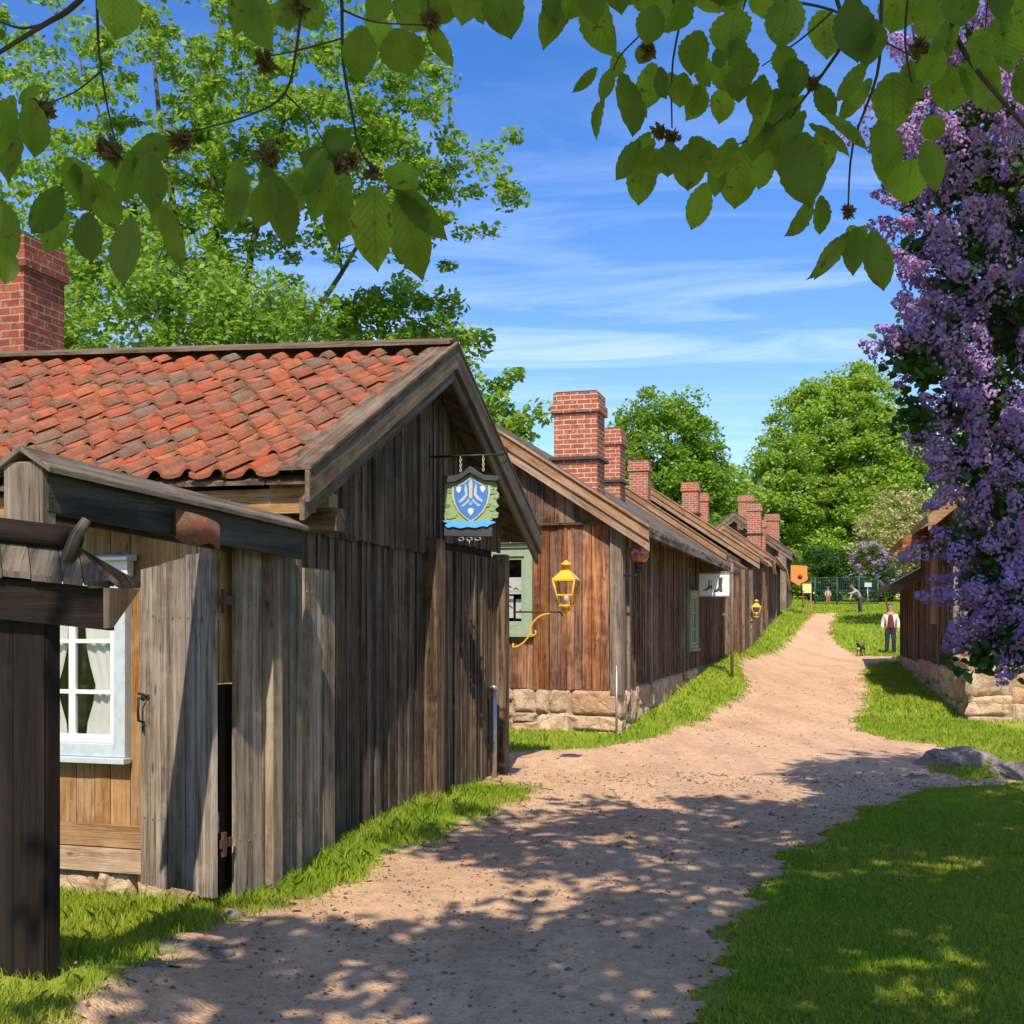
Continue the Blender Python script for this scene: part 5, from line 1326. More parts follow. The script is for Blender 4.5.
def branches(mb, base, top, r0, ends, k=6, lean=.0, spread=.55, rend=.012, stems=()):
    base = Vector(base); top = Vector(top); L = (top - base).length
    pts = []; m = 8
    for i in range(m + 1):
        t = i / m; pts.append(base.lerp(top, t) + Vector((math.sin(t * 5 + base.x) * .02 * L * t, math.cos(t * 4) * .015 * L * t, 0)))
    mb.tube(pts, [r0 * (1.25 if i == 0 else 1) * (1 - .82 * i / m) for i in range(m + 1)], 9)
    nodes = [(p, r0 * (1 - .82 * i / m)) for i, p in enumerate(pts)][2:]
    for (f0, tp_, rr0) in stems:
        p0 = base.lerp(top, f0); tp_ = Vector(tp_); q_ = []
        for i in range(9):
            t = i / 8; q_.append(p0.lerp(tp_, t) + Vector((math.sin(t * 7 + tp_.x) * .035 * (tp_ - p0).length * t * (1 - t) * 2, 0, .10 * (tp_ - p0).length * t * (1 - t))))
        mb.tube(q_, [rr0 * (1 - .85 * i / 8) for i in range(9)], 7)
        nodes += [(p, rr0 * (1 - .85 * i / 8)) for i, p in enumerate(q_)][2:]
    ends = sorted([Vector(tuple(e)) for e in ends], key=lambda e: (e - base).length)
    for e in ends:
        best = min(nodes, key=lambda q_: (q_[0] - e).length + (1.2 * max(0, q_[0].z - e.z + .2)) + random.uniform(0, .25))
        p0, rr_ = best; d = e - p0
        if d.length < .15: continue
        side = d.cross(Z); side = side.normalized() if side.length > 1e-4 else Vector((1, 0, 0))
        mid1 = p0 + d * .35 + Z * d.length * .10 + side * random.uniform(-.08, .08) * d.length
        mid2 = p0 + d * .7 + Z * d.length * .10 + side * random.uniform(-.08, .08) * d.length
        r1 = min(rr_ * .6, .018 + .03 * d.length)
        mb.tube([p0, mid1, mid2, e], [r1, r1 * .7, r1 * .5, max(rend, r1 * .25)], 5, cap=False)
        nodes += [(mid1, r1 * .7), (mid2, r1 * .5), (e, r1 * .3)]
def tree(name, label, cat, base, top, r0, ells, ncl, crad, per, lsize, mat, group=None, nb=60, shell=.5, bark='bark', shape=4, flat=.75, seed=1, up=.5, stems=(), rend=.012):
    global RNG
    RNG = np.random.default_rng(seed); random.seed(seed)
    z = g1(base[0], base[1]); base = (base[0], base[1], z - .1)
    r = root(name, label, cat, (base[0], base[1], z), group)
    cs, rs_ = clumps_in(ells, ncl, *crad, shell)
    v, f = leaves_np(cs, rs_, per, lsize, flat, up, shape)
    npmesh('crown', v, f, mat, r)
    mb = MB(); branches(mb, base, top, r0, cs[:nb], stems=stems, rend=rend); mb.build('trunk', M[bark], r)
    return r
TG = 'trees behind the houses'
tree('deciduous_tree', 'tall airy tree with sparse pale green leaves and bare twigs above the tiled roof', 'tree', (-6.0, 25), (-7.6, 25, 14), .20,
     [((-6.8, 25, 12.3), (5.6, 3, 4.6)), ((-3.2, 25, 12.0), (3.6, 2.5, 3.2)), ((-8.5, 25, 9.5), (3.5, 2.5, 3)), ((-1.9, 25, 11.2), (2.0, 1.6, 1.6))], 640, (.25, .55), 68, .165, M['leaf_light'], TG, nb=330, shell=.2, flat=.5, seed=11,
     rend=.016, stems=[(.25, (-4.6, 25, 15.5), .13), (.3, (-9.5, 25, 14), .12), (.35, (-2.2, 25, 11.5), .11), (.45, (-6.3, 25, 16), .1), (.5, (-10.5, 25, 10.5), .09)])
tree('deciduous_tree', 'dense yellow-green tree crown right behind the ridge of the tiled roof', 'tree', (-6.4, 20.5), (-6.2, 20.5, 8.0), .16,
     [((-6.6, 20.5, 6.2), (2.3, 2, 2.5)), ((-4.6, 20.5, 5.7), (1.9, 1.8, 2.1)), ((-8.6, 20.5, 5.6), (1.6, 1.8, 2.3))], 380, (.3, .6), 110, .14, M['leaf_light'], TG, nb=60, seed=12)
tree('deciduous_tree', 'mid green tree with drooping right side between the tiled roof and the first chimney', 'tree', (-2.2, 27), (-1.8, 27, 8.5), .2,
     [((-2.5, 27, 7.7), (2.0, 1.6, 2.1)), ((-.7, 27, 5.9), (1.4, 1.5, 2.0)), ((-4.2, 27, 7.2), (2.0, 1.5, 2.0)), ((-3.2, 27, 5.6), (1.8, 1.5, 2.0))], 260, (.28, .55), 85, .19, M['leaf_light'], TG, nb=80, seed=13)
tree('deciduous_tree', 'rounded mid green tree rising behind the brick chimneys', 'tree', (9.8, 73), (9.8, 73, 14), .38,
     [((9.8, 73, 11.8), (3.6, 3, 5.0)), ((12.2, 73, 8.8), (2.9, 2.4, 4.3)), ((7.2, 73, 10.2), (2.0, 2.2, 4.4))], 380, (.5, 1.1), 110, .31, M['leaf_light'], TG, nb=40, seed=14)
tree('deciduous_tree', 'lower light green tree between the chimneys and the big maple', 'tree', (14.6, 78), (14.6, 78, 11), .3,
     [((14.3, 78, 8.2), (3.4, 3, 4.2)), ((12, 78, 6.5), (2.5, 2.5, 3.8))], 220, (.6, 1.1), 100, .34, M['leaf_lane'], TG, nb=30, seed=15)
tree('maple_tree', 'big bright green broad crowned tree closing the end of the lane', 'tree', (23, 82), (23, 82, 17), .5,
     [((22.8, 82, 13.0), (5.0, 4, 6.3)), ((26.5, 82, 10.5), (4.6, 4, 6.0)), ((19.2, 82, 8.5), (3.2, 3.5, 5.2)), ((23, 80, 6.5), (5, 3, 4.5)), ((18.8, 80, 11.0), (2.5, 3, 4.2)), ((24.5, 82, 14), (4.6, 3.5, 6.0))], 1000, (.5, 1.1), 110, .33, M['leaf_lane'], TG, nb=60, seed=16, shell=.75)
tree('deciduous_tree', 'green tree behind the right house and the lilac', 'tree', (33, 84), (33, 84, 12), .4,
     [((33, 84, 9), (6, 4, 6.5)), ((40, 84, 8), (6, 4, 6))], 260, (.9, 1.5), 80, .5, M['leaf_mid'], TG, nb=30, seed=17)
tree('olive_bush', 'large olive green bush above the shed roof on the right', 'bush', (18.6, 52), (18.2, 52, 6.5), .14,
     [((18.0, 52, 5.7), (2.0, 1.6, 2.0)), ((16.5, 52, 5.0), (1.5, 1.4, 1.15)), ((19.6, 52, 5.0), (1.8, 1.6, 2.8))], 260, (.3, .55), 90, .15, M['leaf_olive'], None, nb=40, seed=18)
# undergrowth beyond the mesh fence
for i, (x_, y_, rx_, rz_, lab, mt) in enumerate([(15.8, 70, 2.2, 1.9, 'dark green shrub behind the notice board and mesh fence', 'leaf_mid'), (19.4, 71, 2.0, 2.2, 'dark shrub in the middle behind the mesh fence', 'leaf_dark'),
        (22.6, 70, 2.0, 2.6, 'dark shrub at the right end of the mesh fence', 'leaf_dark'), (12.5, 72, 2.4, 2.2, 'shrub hidden mostly by the last dark gabled house', 'leaf_dark'), (26.5, 70, 2.8, 2.8, 'dark shrub beyond the olive bush and shed', 'leaf_dark')]):
    g_ = g1(x_, y_)
    tree('shrub', lab, 'shrub', (x_, y_), (x_, y_, g_ + rz_), .08, [((x_, y_, g_ + rz_ * .75), (rx_, 1.3, rz_ * .9))], 70, (.35, .7), 80, .22, M[mt], 'shrubs behind the mesh fence', nb=14, seed=30 + i)
tree('thicket_tree', 'dark thicket under the big crown at the lane end', 'tree', (21, 96), (21, 96, 8), .2, [((21, 96, 6.2), (6.5, 2, 3.6)), ((30, 96, 6.5), (6.5, 2, 4))], 240, (.7, 1.3), 90, .4, M['leaf_mid'], None, nb=20, seed=44)
tree('thicket_tree', 'dark thicket behind the roofs at the left of the lane end', 'tree', (10, 94), (10, 94, 8), .2, [((9, 94, 6.2), (6.5, 2, 3.8)), ((15, 94, 6), (4, 2, 3.6))], 200, (.7, 1.3), 90, .4, M['leaf_mid'], None, nb=20, seed=45)
# small lilac far down the lane
g_ = g1(16.4, 50.6)
lf_ = tree('lilac_bush', 'distant lilac bush with pale purple flowers below the olive bush', 'bush', (16.9, 50.6), (16.2, 50.6, 4.3), .06, [((15.9, 50.6, 4.3), (.85, .6, .75)), ((16.7, 50.6, 3.9), (.5, .5, .9))], 50, (.18, .35), 55, .11, M['leaf_dark'], None, nb=16, seed=40)
cs, rs_ = clumps_in([((15.8, 50.3, 4.35), (.85, .6, .8)), ((16.6, 50.3, 3.9), (.5, .5, .9))], 80, .08, .15, .9)
v, f = leaves_np(cs, rs_, 34, .08); npmesh('blossoms', v, f, M['lilac_far'], lf_)

# ------------------------------------------------------------------ the big lilac on the right
RNG = np.random.default_rng(50); random.seed(50)
LIL = [(1010, 60, 8.2, .7), (975, 150, 8.0, .52), (1015, 200, 8.0, .72), (925, 180, 8.0, .28), (912, 112, 8.2, .22), (955, 60, 8.3, .36), (975, 268, 7.8, .42), (925, 240, 8.0, .17), (1022, 320, 7.8, .7), (945, 328, 7.7, .24), (988, 400, 7.6, .42), (928, 366, 7.5, .20), (925, 410, 7.5, .15),
       (1042, 440, 7.6, .60), (1008, 488, 7.5, .32), (1042, 550, 7.4, .45), (994, 590, 7.3, .17), (1030, 625, 7.3, .32), (1090, 300, 8.4, 1.1), (1115, 520, 8.0, .9), (1100, 100, 8.6, 1.2), (975, 540, 7.4, .12), (992, 655, 7.2, .07), (1028, 652, 7.2, .13), (1004, 552, 7.3, .16), (1008, 612, 7.3, .13), (985, 455, 7.5, .22), (1015, 590, 7.2, .24), (905, 345, 7.6, .12)]
lr = root('lilac_tree', 'large lilac in full purple bloom overhanging from the right', 'tree', (5.1, 8.6, g1(5.1, 8.6)))
cs, rs_ = [], []
ellL = []
for (x_, y_, Y_, r_) in LIL:
    p = P(x_, y_, Y_); ellL.append(((p.x, p.y + .15, p.z), (r_ * .86, r_ * .9, r_ * .86)))
for c, e in ellL:
    for i in range(int(34 * e[0] ** 2 / .25) + 4):
        d = RNG.normal(0, 1, 3); d /= np.linalg.norm(d); cs.append(np.array(c) + d * np.array(e) * RNG.uniform(.2, .82)); rs_.append(RNG.uniform(.12, .22))
v, f = leaves_np(cs, rs_, 24, .085, .9, .3, 6); npmesh('crown', v, f, M['leaf_dark'], lr)
mb = MB(); g_ = g1(5.1, 8.6)
branches(mb, (5.1, 8.6, g_ - .1), (4.6, 8.3, 5.2), .09, [cs[i] for i in range(0, len(cs), 7)], rend=.006)
mb.tube([(5.3, 8.7, g_ - .1), (5.5, 8.9, 2.0), (5.2, 8.6, 4.0), (4.9, 8.5, 5.6)], [.08, .06, .045, .02], 8)
mb.build('trunk', M['bark'], lr)
# panicles: cones of small four-petalled flowers pointing outwards and up
P_V, n_fl = [], 110
def panicles(ells, dens, lo, hi, frontbias=.35):
    out_ = []
    for c, e in ells:
        k = int(dens * e[0] ** 2) + 3
        for i in range(k):
            d = RNG.normal(0, 1, 3); d[1] -= frontbias; d[0] -= .35; d /= np.linalg.norm(d)
            p = np.array(c) + d * np.array(e) * RNG.uniform(.88, 1.1)
            ax = d * .8 + np.array([-.1, 0, RNG.uniform(-.5, .7)]); ax /= np.linalg.norm(ax)
            out_.append((p, ax, RNG.uniform(lo, hi)))
    return out_
pans = [p for p in panicles(ellL, 100, .20, .34, .7)]
vv = []
for p, ax, L in pans:
    m = int(n_fl * (L / .22)); t = RNG.random(m) ** .75; rad = (.066 * (1 - t) ** .7 + .012) * (L / .22) * RNG.uniform(.75, 1.08, m)
    o1 = np.cross(ax, [0, 0, 1.0]); o1 /= np.linalg.norm(o1) + 1e-9; o2 = np.cross(ax, o1); th_ = RNG.uniform(0, 2 * np.pi, m)
    rd_ = np.cos(th_)[:, None] * o1 + np.sin(th_)[:, None] * o2
    c = p + ax * (t * L)[:, None] + rd_ * rad[:, None]
    nn = rd_ + ax * .4 + RNG.normal(0, .35, (m, 3)); nn /= np.linalg.norm(nn, axis=1, keepdims=True)
    tt = np.cross(nn, RNG.normal(0, 1, (m, 3))); tt /= np.linalg.norm(tt, axis=1, keepdims=True); qq = np.cross(nn, tt)
    s_ = RNG.uniform(.010, .017, m)[:, None]
    vv.append(np.stack([c + tt * s_, c + qq * s_ , c - tt * s_, c - qq * s_], 1))
v = np.concatenate(vv).reshape(-1, 3); npmesh('blossoms', v, np.arange(len(v)).reshape(-1, 4), M['lilac'], lr)

# ------------------------------------------------------------------ the tree overhead: shades the foreground, its twigs hang into the view
RNG = np.random.default_rng(60); random.seed(60)
tr = root('lime_tree', 'large-leaved tree whose dark green leafy twigs hang in from above', 'tree', (3.4, -3.2, g1(3.4, -3.2)))
cell = []
def blob(x, y, z, rx, ry, rz, k): cell.append((x, y, z, rx, ry, rz, k))
blob(1.0, 2.6, 6.9, 2.2, 2.4, 1.2, 72); blob(3.8, 3.4, 7.1, 2.4, 2.4, 1.2, 84); blob(6.2, 2.6, 6.8, 2.2, 2.4, 1.2, 62); blob(2.6, .3, 6.8, 3.0, 2.4, 1.6, 88); blob(5.2, -.4, 7.0, 2.6, 2.4, 1.6, 44)
blob(-.4, -.7, 6.2, 2.3, 1.9, 1.2, 66); blob(-3.2, -1.7, 5.8, 2.0, 1.5, .9, 34); blob(3.0, -2.6, 8.0, 3.5, 3, 2.2, 50); blob(-2.6, -3.0, 6.5, 2.4, 2, 1.4, 20)
cs, rs_ = [], []
for x, y, z, rx, ry, rz, k in cell:
    for i in range(k):
        d = RNG.normal(0, 1, 3); d /= np.linalg.norm(d); q_ = RNG.random() ** .4
        cs.append(np.array([x + d[0] * rx * q_, y + d[1] * ry * q_, z + d[2] * rz * q_])); rs_.append(RNG.uniform(.32, .6))
v, f = leaves_np(cs, rs_, 70, .165, .6, .8, 6); npmesh('crown', v, f, M['leaf_over'], tr)
mb = MB(); g_ = g1(3.4, -3.2)
branches(mb, (3.4, -3.2, g_ - .1), (3.0, -1.6, 9.0), .30, [cs[i] for i in range(0, len(cs), 3)], rend=.01)
mb.build('trunk', M['bark'], tr)
YL_ = 2.05
def Q(px, py, Y=YL_): return P(px, py, Y)
tw = MB()
def twig(pts, r0, r1, Y0=YL_, Y1=None):
    Y1 = Y1 or Y0; m = len(pts)
    ps = [P(x, y, Y0 + (Y1 - Y0) * i / (m - 1)) for i, (x, y) in enumerate(pts)]
    # smooth the polyline
    out_ = []
    for i in range(m - 1):
        p0, p1, p2, p3 = ps[max(i - 1, 0)], ps[i], ps[i + 1], ps[min(i + 2, m - 1)]
        for k in range(4):
            t = k / 4; out_.append(.5 * ((2 * p1) + (p2 - p0) * t + (2 * p0 - 5 * p1 + 4 * p2 - p3) * t * t + (3 * p1 - p0 - 3 * p2 + p3) * t ** 3))
    out_.append(ps[-1]); k = len(out_)
    tw.tube(out_, [r0 + (r1 - r0) * i / (k - 1) for i in range(k)], 6)
for pts, r0, r1 in [([(150, -75), (78, 2), (45, 24), (0, 52), (-40, 80)], .006, .003), ([(45, 24), (20, 28), (-10, 18)], .003, .0015),
    ([(100, -90), (97, -20), (98, 35), (100, 60), (106, 100), (116, 145)], .0035, .0016), ([(100, 72), (75, 92), (48, 103)], .0018, .001),
    ([(330, -100), (341, -10), (343, 60), (352, 112), (360, 150), (377, 172)], .004, .0016), ([(343, 38), (300, 50), (270, 56)], .0018, .001),
    ([(320, -100), (305, -20), (297, 45), (285, 93), (250, 115), (190, 132)], .0035, .0014), ([(285, 93), (312, 122), (328, 152)], .0018, .001), ([(343, 10), (375, 22), (430, 25)], .002, .001), ([(420, -90), (425, -30), (430, 20)], .003, .001),
    ([(700, -95), (690, -20), (673, 60), (672, 128)], .003, .0013), ([(660, -90), (668, -10), (650, 35)], .0025, .001), ([(830, -100), (837, 0), (849, 30), (822, 75), (800, 104), (775, 145)], .0045, .0016),
    ([(770, -2), (832, 10), (872, 35), (912, 56)], .0028, .0014), ([(885, -95), (881, 15), (877, 75), (853, 145), (848, 212)], .004, .0014), ([(930, -100), (947, 0), (966, 55), (1024, 126), (1070, 180)], .006, .003),
    ([(832, 12), (800, 40), (762, 66)], .0022, .001), ([(912, -40), (905, 40), (915, 95)], .003, .001), ([(560, -110), (585, -40), (590, 0)], .003, .0015), ([(490, -110), (487, -40), (490, -10)], .003, .0015), ([(740, -100), (748, -20), (740, 20)], .003, .001), ([(800, 104), (760, 135), (720, 150)], .0018, .001), ([(690, -10), (625, 50), (612, 75)], .0018, .001), ([(1000, -100), (990, -20), (985, 30)], .003, .001)]:
    twig(pts, r0, r1)
# limb the twigs spring from, joined to the trunk behind the camera
l0 = Vector((3.2, -2.4, 4.6)); a1 = P(930, -100, YL_); a2 = P(560, -112, YL_); a3 = P(150, -80, YL_)
tw.tube([l0, Vector((2.4, -.4, 3.9)), Vector((1.6, 1.2, 3.3)), a1 + Vector((.02, 0, .03)), P(830, -104, YL_), P(700, -112, YL_), a2, P(420, -105, YL_), P(320, -106, YL_), a3, P(60, -90, YL_)], [.06, .045, .03, .014, .012, .010, .009, .008, .007, .006, .003], 8)
tw.build('twigs', M['barkdark'], tr)
LEAVES = [(112,-24,112,42,58),(8,110,5,172,38),(30,98,32,160,36),(14,95,-12,160,30),(40,85,18,104,14),(-3,198,8,262,36),(6,245,3,288,26),(-14,90,-6,160,36),
 (62,195,42,254,38),(80,160,78,214,34),(132,216,126,288,48),(88,212,85,260,34),(125,158,98,186,30),(150,152,152,212,36),(172,143,138,152,28),(162,205,184,264,22),(100,178,112,232,36),(140,150,118,205,32),(150,200,178,238,24),(120,165,150,160,26),
 (240,158,231,232,28),(262,165,285,250,50),(300,168,282,220,34),(330,160,310,222,30),(342,190,338,243,36),(375,185,372,268,50),(403,190,417,274,44),(392,182,452,242,26),(350,175,322,242,32),(322,150,352,137,30),(300,155,340,172,36),(360,150,330,176,34),(385,170,420,190,30),(270,178,255,230,30),
 (255,-6,262,45,46),(285,-4,291,30,40),(306,-6,318,32,36),(362,25,357,81,36),(395,28,410,76,54),(425,25,454,68,20),(392,2,432,30,40),(440,-12,432,32,38),(385,-14,365,22,30),(420,-10,455,10,30),(245,-12,236,34,28),
 (470,-22,462,24,34),(497,-24,507,38,44),(480,-20,486,26,30),(518,-22,514,10,26),(570,-18,543,54,32),(592,-10,602,54,44),(580,-24,572,20,40),(612,-20,622,16,30),(562,-14,556,26,30),
 (655,5,645,47,30),(680,-8,672,38,34),(640,-20,652,14,34),(662,-20,700,4,34),(625,-24,640,6,30),(622,72,628,141,38),(652,62,650,109,30),(605,98,588,137,20),(612,68,600,102,18),(632,90,645,118,14),(620,52,612,80,18),(650,40,640,66,24),
 (700,30,690,76,36),(684,72,680,108,24),(703,84,690,118,26),(722,88,719,125,28),(735,8,728,56,48),(790,-8,780,50,44),(765,-10,761,24,36),(745,-20,715,12,34),(705,-20,720,14,34),(712,60,735,92,24),(700,55,712,88,22),(740,62,738,104,26),
 (640,140,616,181,24),(641,152,643,204,36),(670,142,667,177,28),(690,143,688,192,34),(706,182,692,231,28),(706,140,714,178,26),(742,152,735,212,42),(722,158,716,198,28),(765,78,760,118,28),(772,94,747,145,18),(746,48,741,92,30),(655,140,632,160,20),(690,138,712,160,22),
 (760,130,752,178,34),(778,130,780,176,34),(800,132,804,202,54),(770,150,762,190,30),(820,130,826,178,32),(795,120,770,160,26),(790,90,785,130,30),
 (892,72,896,126,42),(958,66,1003,112,36),(952,66,944,114,42),(912,158,905,205,42),(890,126,885,184,34),(926,140,938,186,30),(872,230,881,294,34),(850,230,822,281,22),(814,196,783,237,26),(820,195,820,236,28),(872,78,841,126,24),(928,115,938,142,26),(852,-4,855,68,44),(816,84,835,119,24),(796,94,759,142,22),(808,124,851,156,18),(764,74,757,120,26),
 (1000,22,1011,72,38),(984,28,978,68,32),(930,-8,925,42,42),(900,-8,893,32,42),(962,-20,965,26,42),(1014,-10,1017,44,42),(942,48,919,88,28),(872,18,868,64,32),(822,10,826,62,42),(792,58,795,98,32),(776,88,779,132,30),(990,-20,996,24,40),(910,60,918,100,30),(850,225,862,262,28),(905,96,880,132,24),(955,20,940,64,32),(1024,60,1034,110,36),(865,225,845,262,24)]
def leaf_shape(m=15):
    prof = []
    for i in range(m + 1):
        t = i / m; w = (math.sin(math.pi * min(1, t ** 1.0)) ** .75) * .5 if 0 < t < 1 else 0
        if t > .9: w *= (1 - t) / .1 * .55 + .25 if t < 1 else 0
        prof.append((t, w))
    return prof
extra = []
for (x0, y0, x1, y1, w_) in LEAVES:
    if random.random() < (.55 if x0 > 540 and y0 < 150 else .25):
        dx, dy, k_ = random.uniform(-16, 16), random.uniform(-16, 6), random.uniform(.6, .95)
        extra.append((x0 + dx, y0 + dy, x0 + dx + (x1 - x0) * k_ + random.uniform(-18, 18), y0 + dy + (y1 - y0) * k_, w_ * k_))
lp_ = leaf_shape(); lv, lfc, luv = [], [], []
for (x0, y0, x1, y1, wpx) in LEAVES + extra:
    Y0 = YL_ + random.uniform(-.14, .14)
    a = P(x0, y0, Y0); tl_ = random.uniform(-.025, .035); b_ = P(x1, y1, Y0 + tl_)
    ax = b_ - a; L = ax.length; d = ax.normalized(); w_ = wpx / F * Y0
    vw = (a - Vector((0, 0, EYE))).normalized(); sd_ = d.cross(vw).normalized()
    nrm = sd_.cross(d); sd_ = (sd_ + nrm * random.choice((random.uniform(-.4, .4), random.uniform(-1.1, 1.1)))).normalized(); nrm = sd_.cross(d).normalized()
    if nrm.dot(vw) > 0: nrm = -nrm
    sd2 = d.cross(nrm)
    fold = random.uniform(.05, .55); curl = random.uniform(-.35, .18); o = len(lv); m = len(lp_)
    wsc = random.uniform(.86, 1.04)
    for k, (t, w) in enumerate(lp_):
        c = a + d * (L * t) + nrm * (curl * L * t * t)
        jag = (1.05 if k % 2 else .96)
        for sg in (-1, -.5, 0, .5, 1):
            ww = w * w_ * wsc * (jag if abs(sg) == 1 else 1)
            lv.append(c + sd2 * (sg * ww) - d * (abs(sg) * (.02 * L if k % 2 else 0)) + nrm * (abs(sg) * ww * fold + .0012 * math.sin(k * 2.0) * abs(sg)))
            luv.append((sg * w, t))
    for k in range(m - 1):
        for j in range(4): lfc.append((o + k * 5 + j, o + k * 5 + j + 1, o + (k + 1) * 5 + j + 1, o + (k + 1) * 5 + j))
    # petiole
me_v = np.array([tuple(v_) for v_ in lv]); me_f = np.array(lfc); uvs = np.array([luv[i] for f_ in lfc for i in f_])
npmesh('leaves', me_v, me_f, M['leaf_over'], tr, uv=uvs, smooth=True)
sdm = []
for (x_, y_, r_) in [(40, 110, 17), (180, 140, 16), (115, 155, 13), (104, 148, 12), (265, 62, 15), (268, 155, 16), (340, 166, 14), (352, 160, 11), (430, 22, 13), (648, 50, 11), (660, 132, 11), (672, 138, 10), (812, 84, 10), (848, 212, 9), (918, 48, 13), (940, 45, 10), (372, 172, 10), (300, 4, 14)]:
    c = np.array(P(x_, y_, YL_)); m = 70; rr_ = r_ / F * YL_
    d = RNG.normal(0, 1, (m, 3)); d /= np.linalg.norm(d, axis=1, keepdims=True)
    p = c + d * rr_ * RNG.uniform(.15, .8, m)[:, None]; t = d + RNG.normal(0, .4, (m, 3)); t /= np.linalg.norm(t, axis=1, keepdims=True)
    q_ = np.cross(t, RNG.normal(0, 1, (m, 3))); q_ /= np.linalg.norm(q_, axis=1, keepdims=True); l_ = rr_ * .42
    sdm.append(np.stack([p - t * l_, p - q_ * l_ * .5, p + t * l_, p + q_ * l_ * .5], 1))
v = np.concatenate(sdm).reshape(-1, 3); npmesh('seed_clusters', v, np.arange(len(v)).reshape(-1, 4), M['seed'], tr)

# ------------------------------------------------------------------ people and dog
def skin(name, verts, edges, mat, parent, sub=2, rootv=0):
    off = WL[parent]; me = bpy.data.meshes.new(name)
    me.from_pydata([tuple(Vector(v_[0]) - Vector((0, 0, 0))) for v_ in verts], edges, [])
    o = bpy.data.objects.new(name, me); COL.objects.link(o); o.parent = parent
    me.materials.append(mat)
    sk = o.modifiers.new('skin', 'SKIN'); sk.use_smooth_shade = True
    for i, v_ in enumerate(verts):
        rr_ = v_[1]; me.skin_vertices[0].data[i].radius = (rr_, rr_) if isinstance(rr_, (int, float)) else rr_
        me.skin_vertices[0].data[i].use_root = (i == rootv)
    ss_ = o.modifiers.new('sub', 'SUBSURF'); ss_.levels = sub; ss_.render_levels = sub
    WL[o] = off; return o
def chainmesh(segs):
    """segs: list of (list of (pos, r), attach index or None) -> verts, edges"""
    V_, E_ = [], []
    for pts, att in segs:
        prev = att
        for p, r_ in pts:
            V_.append((p, r_)); i = len(V_) - 1
            if prev is not None: E_.append((prev, i))
            prev = i
    return V_, E_
def ellips(mb, c, r, k=14, l=9):
    vs = []
    for j in range(l + 1):
        th = math.pi * j / l
        for i in range(k):
            a = 2 * math.pi * i / k; vs.append(Vector(c) + Vector((r[0] * math.sin(th) * math.cos(a), r[1] * math.sin(th) * math.sin(a), r[2] * math.cos(th))))
    mb.add(vs, [(j * k + i, (j + 1) * k + i, (j + 1) * k + (i + 1) % k, j * k + (i + 1) % k) for j in range(l) for i in range(k)], None, 0, True)
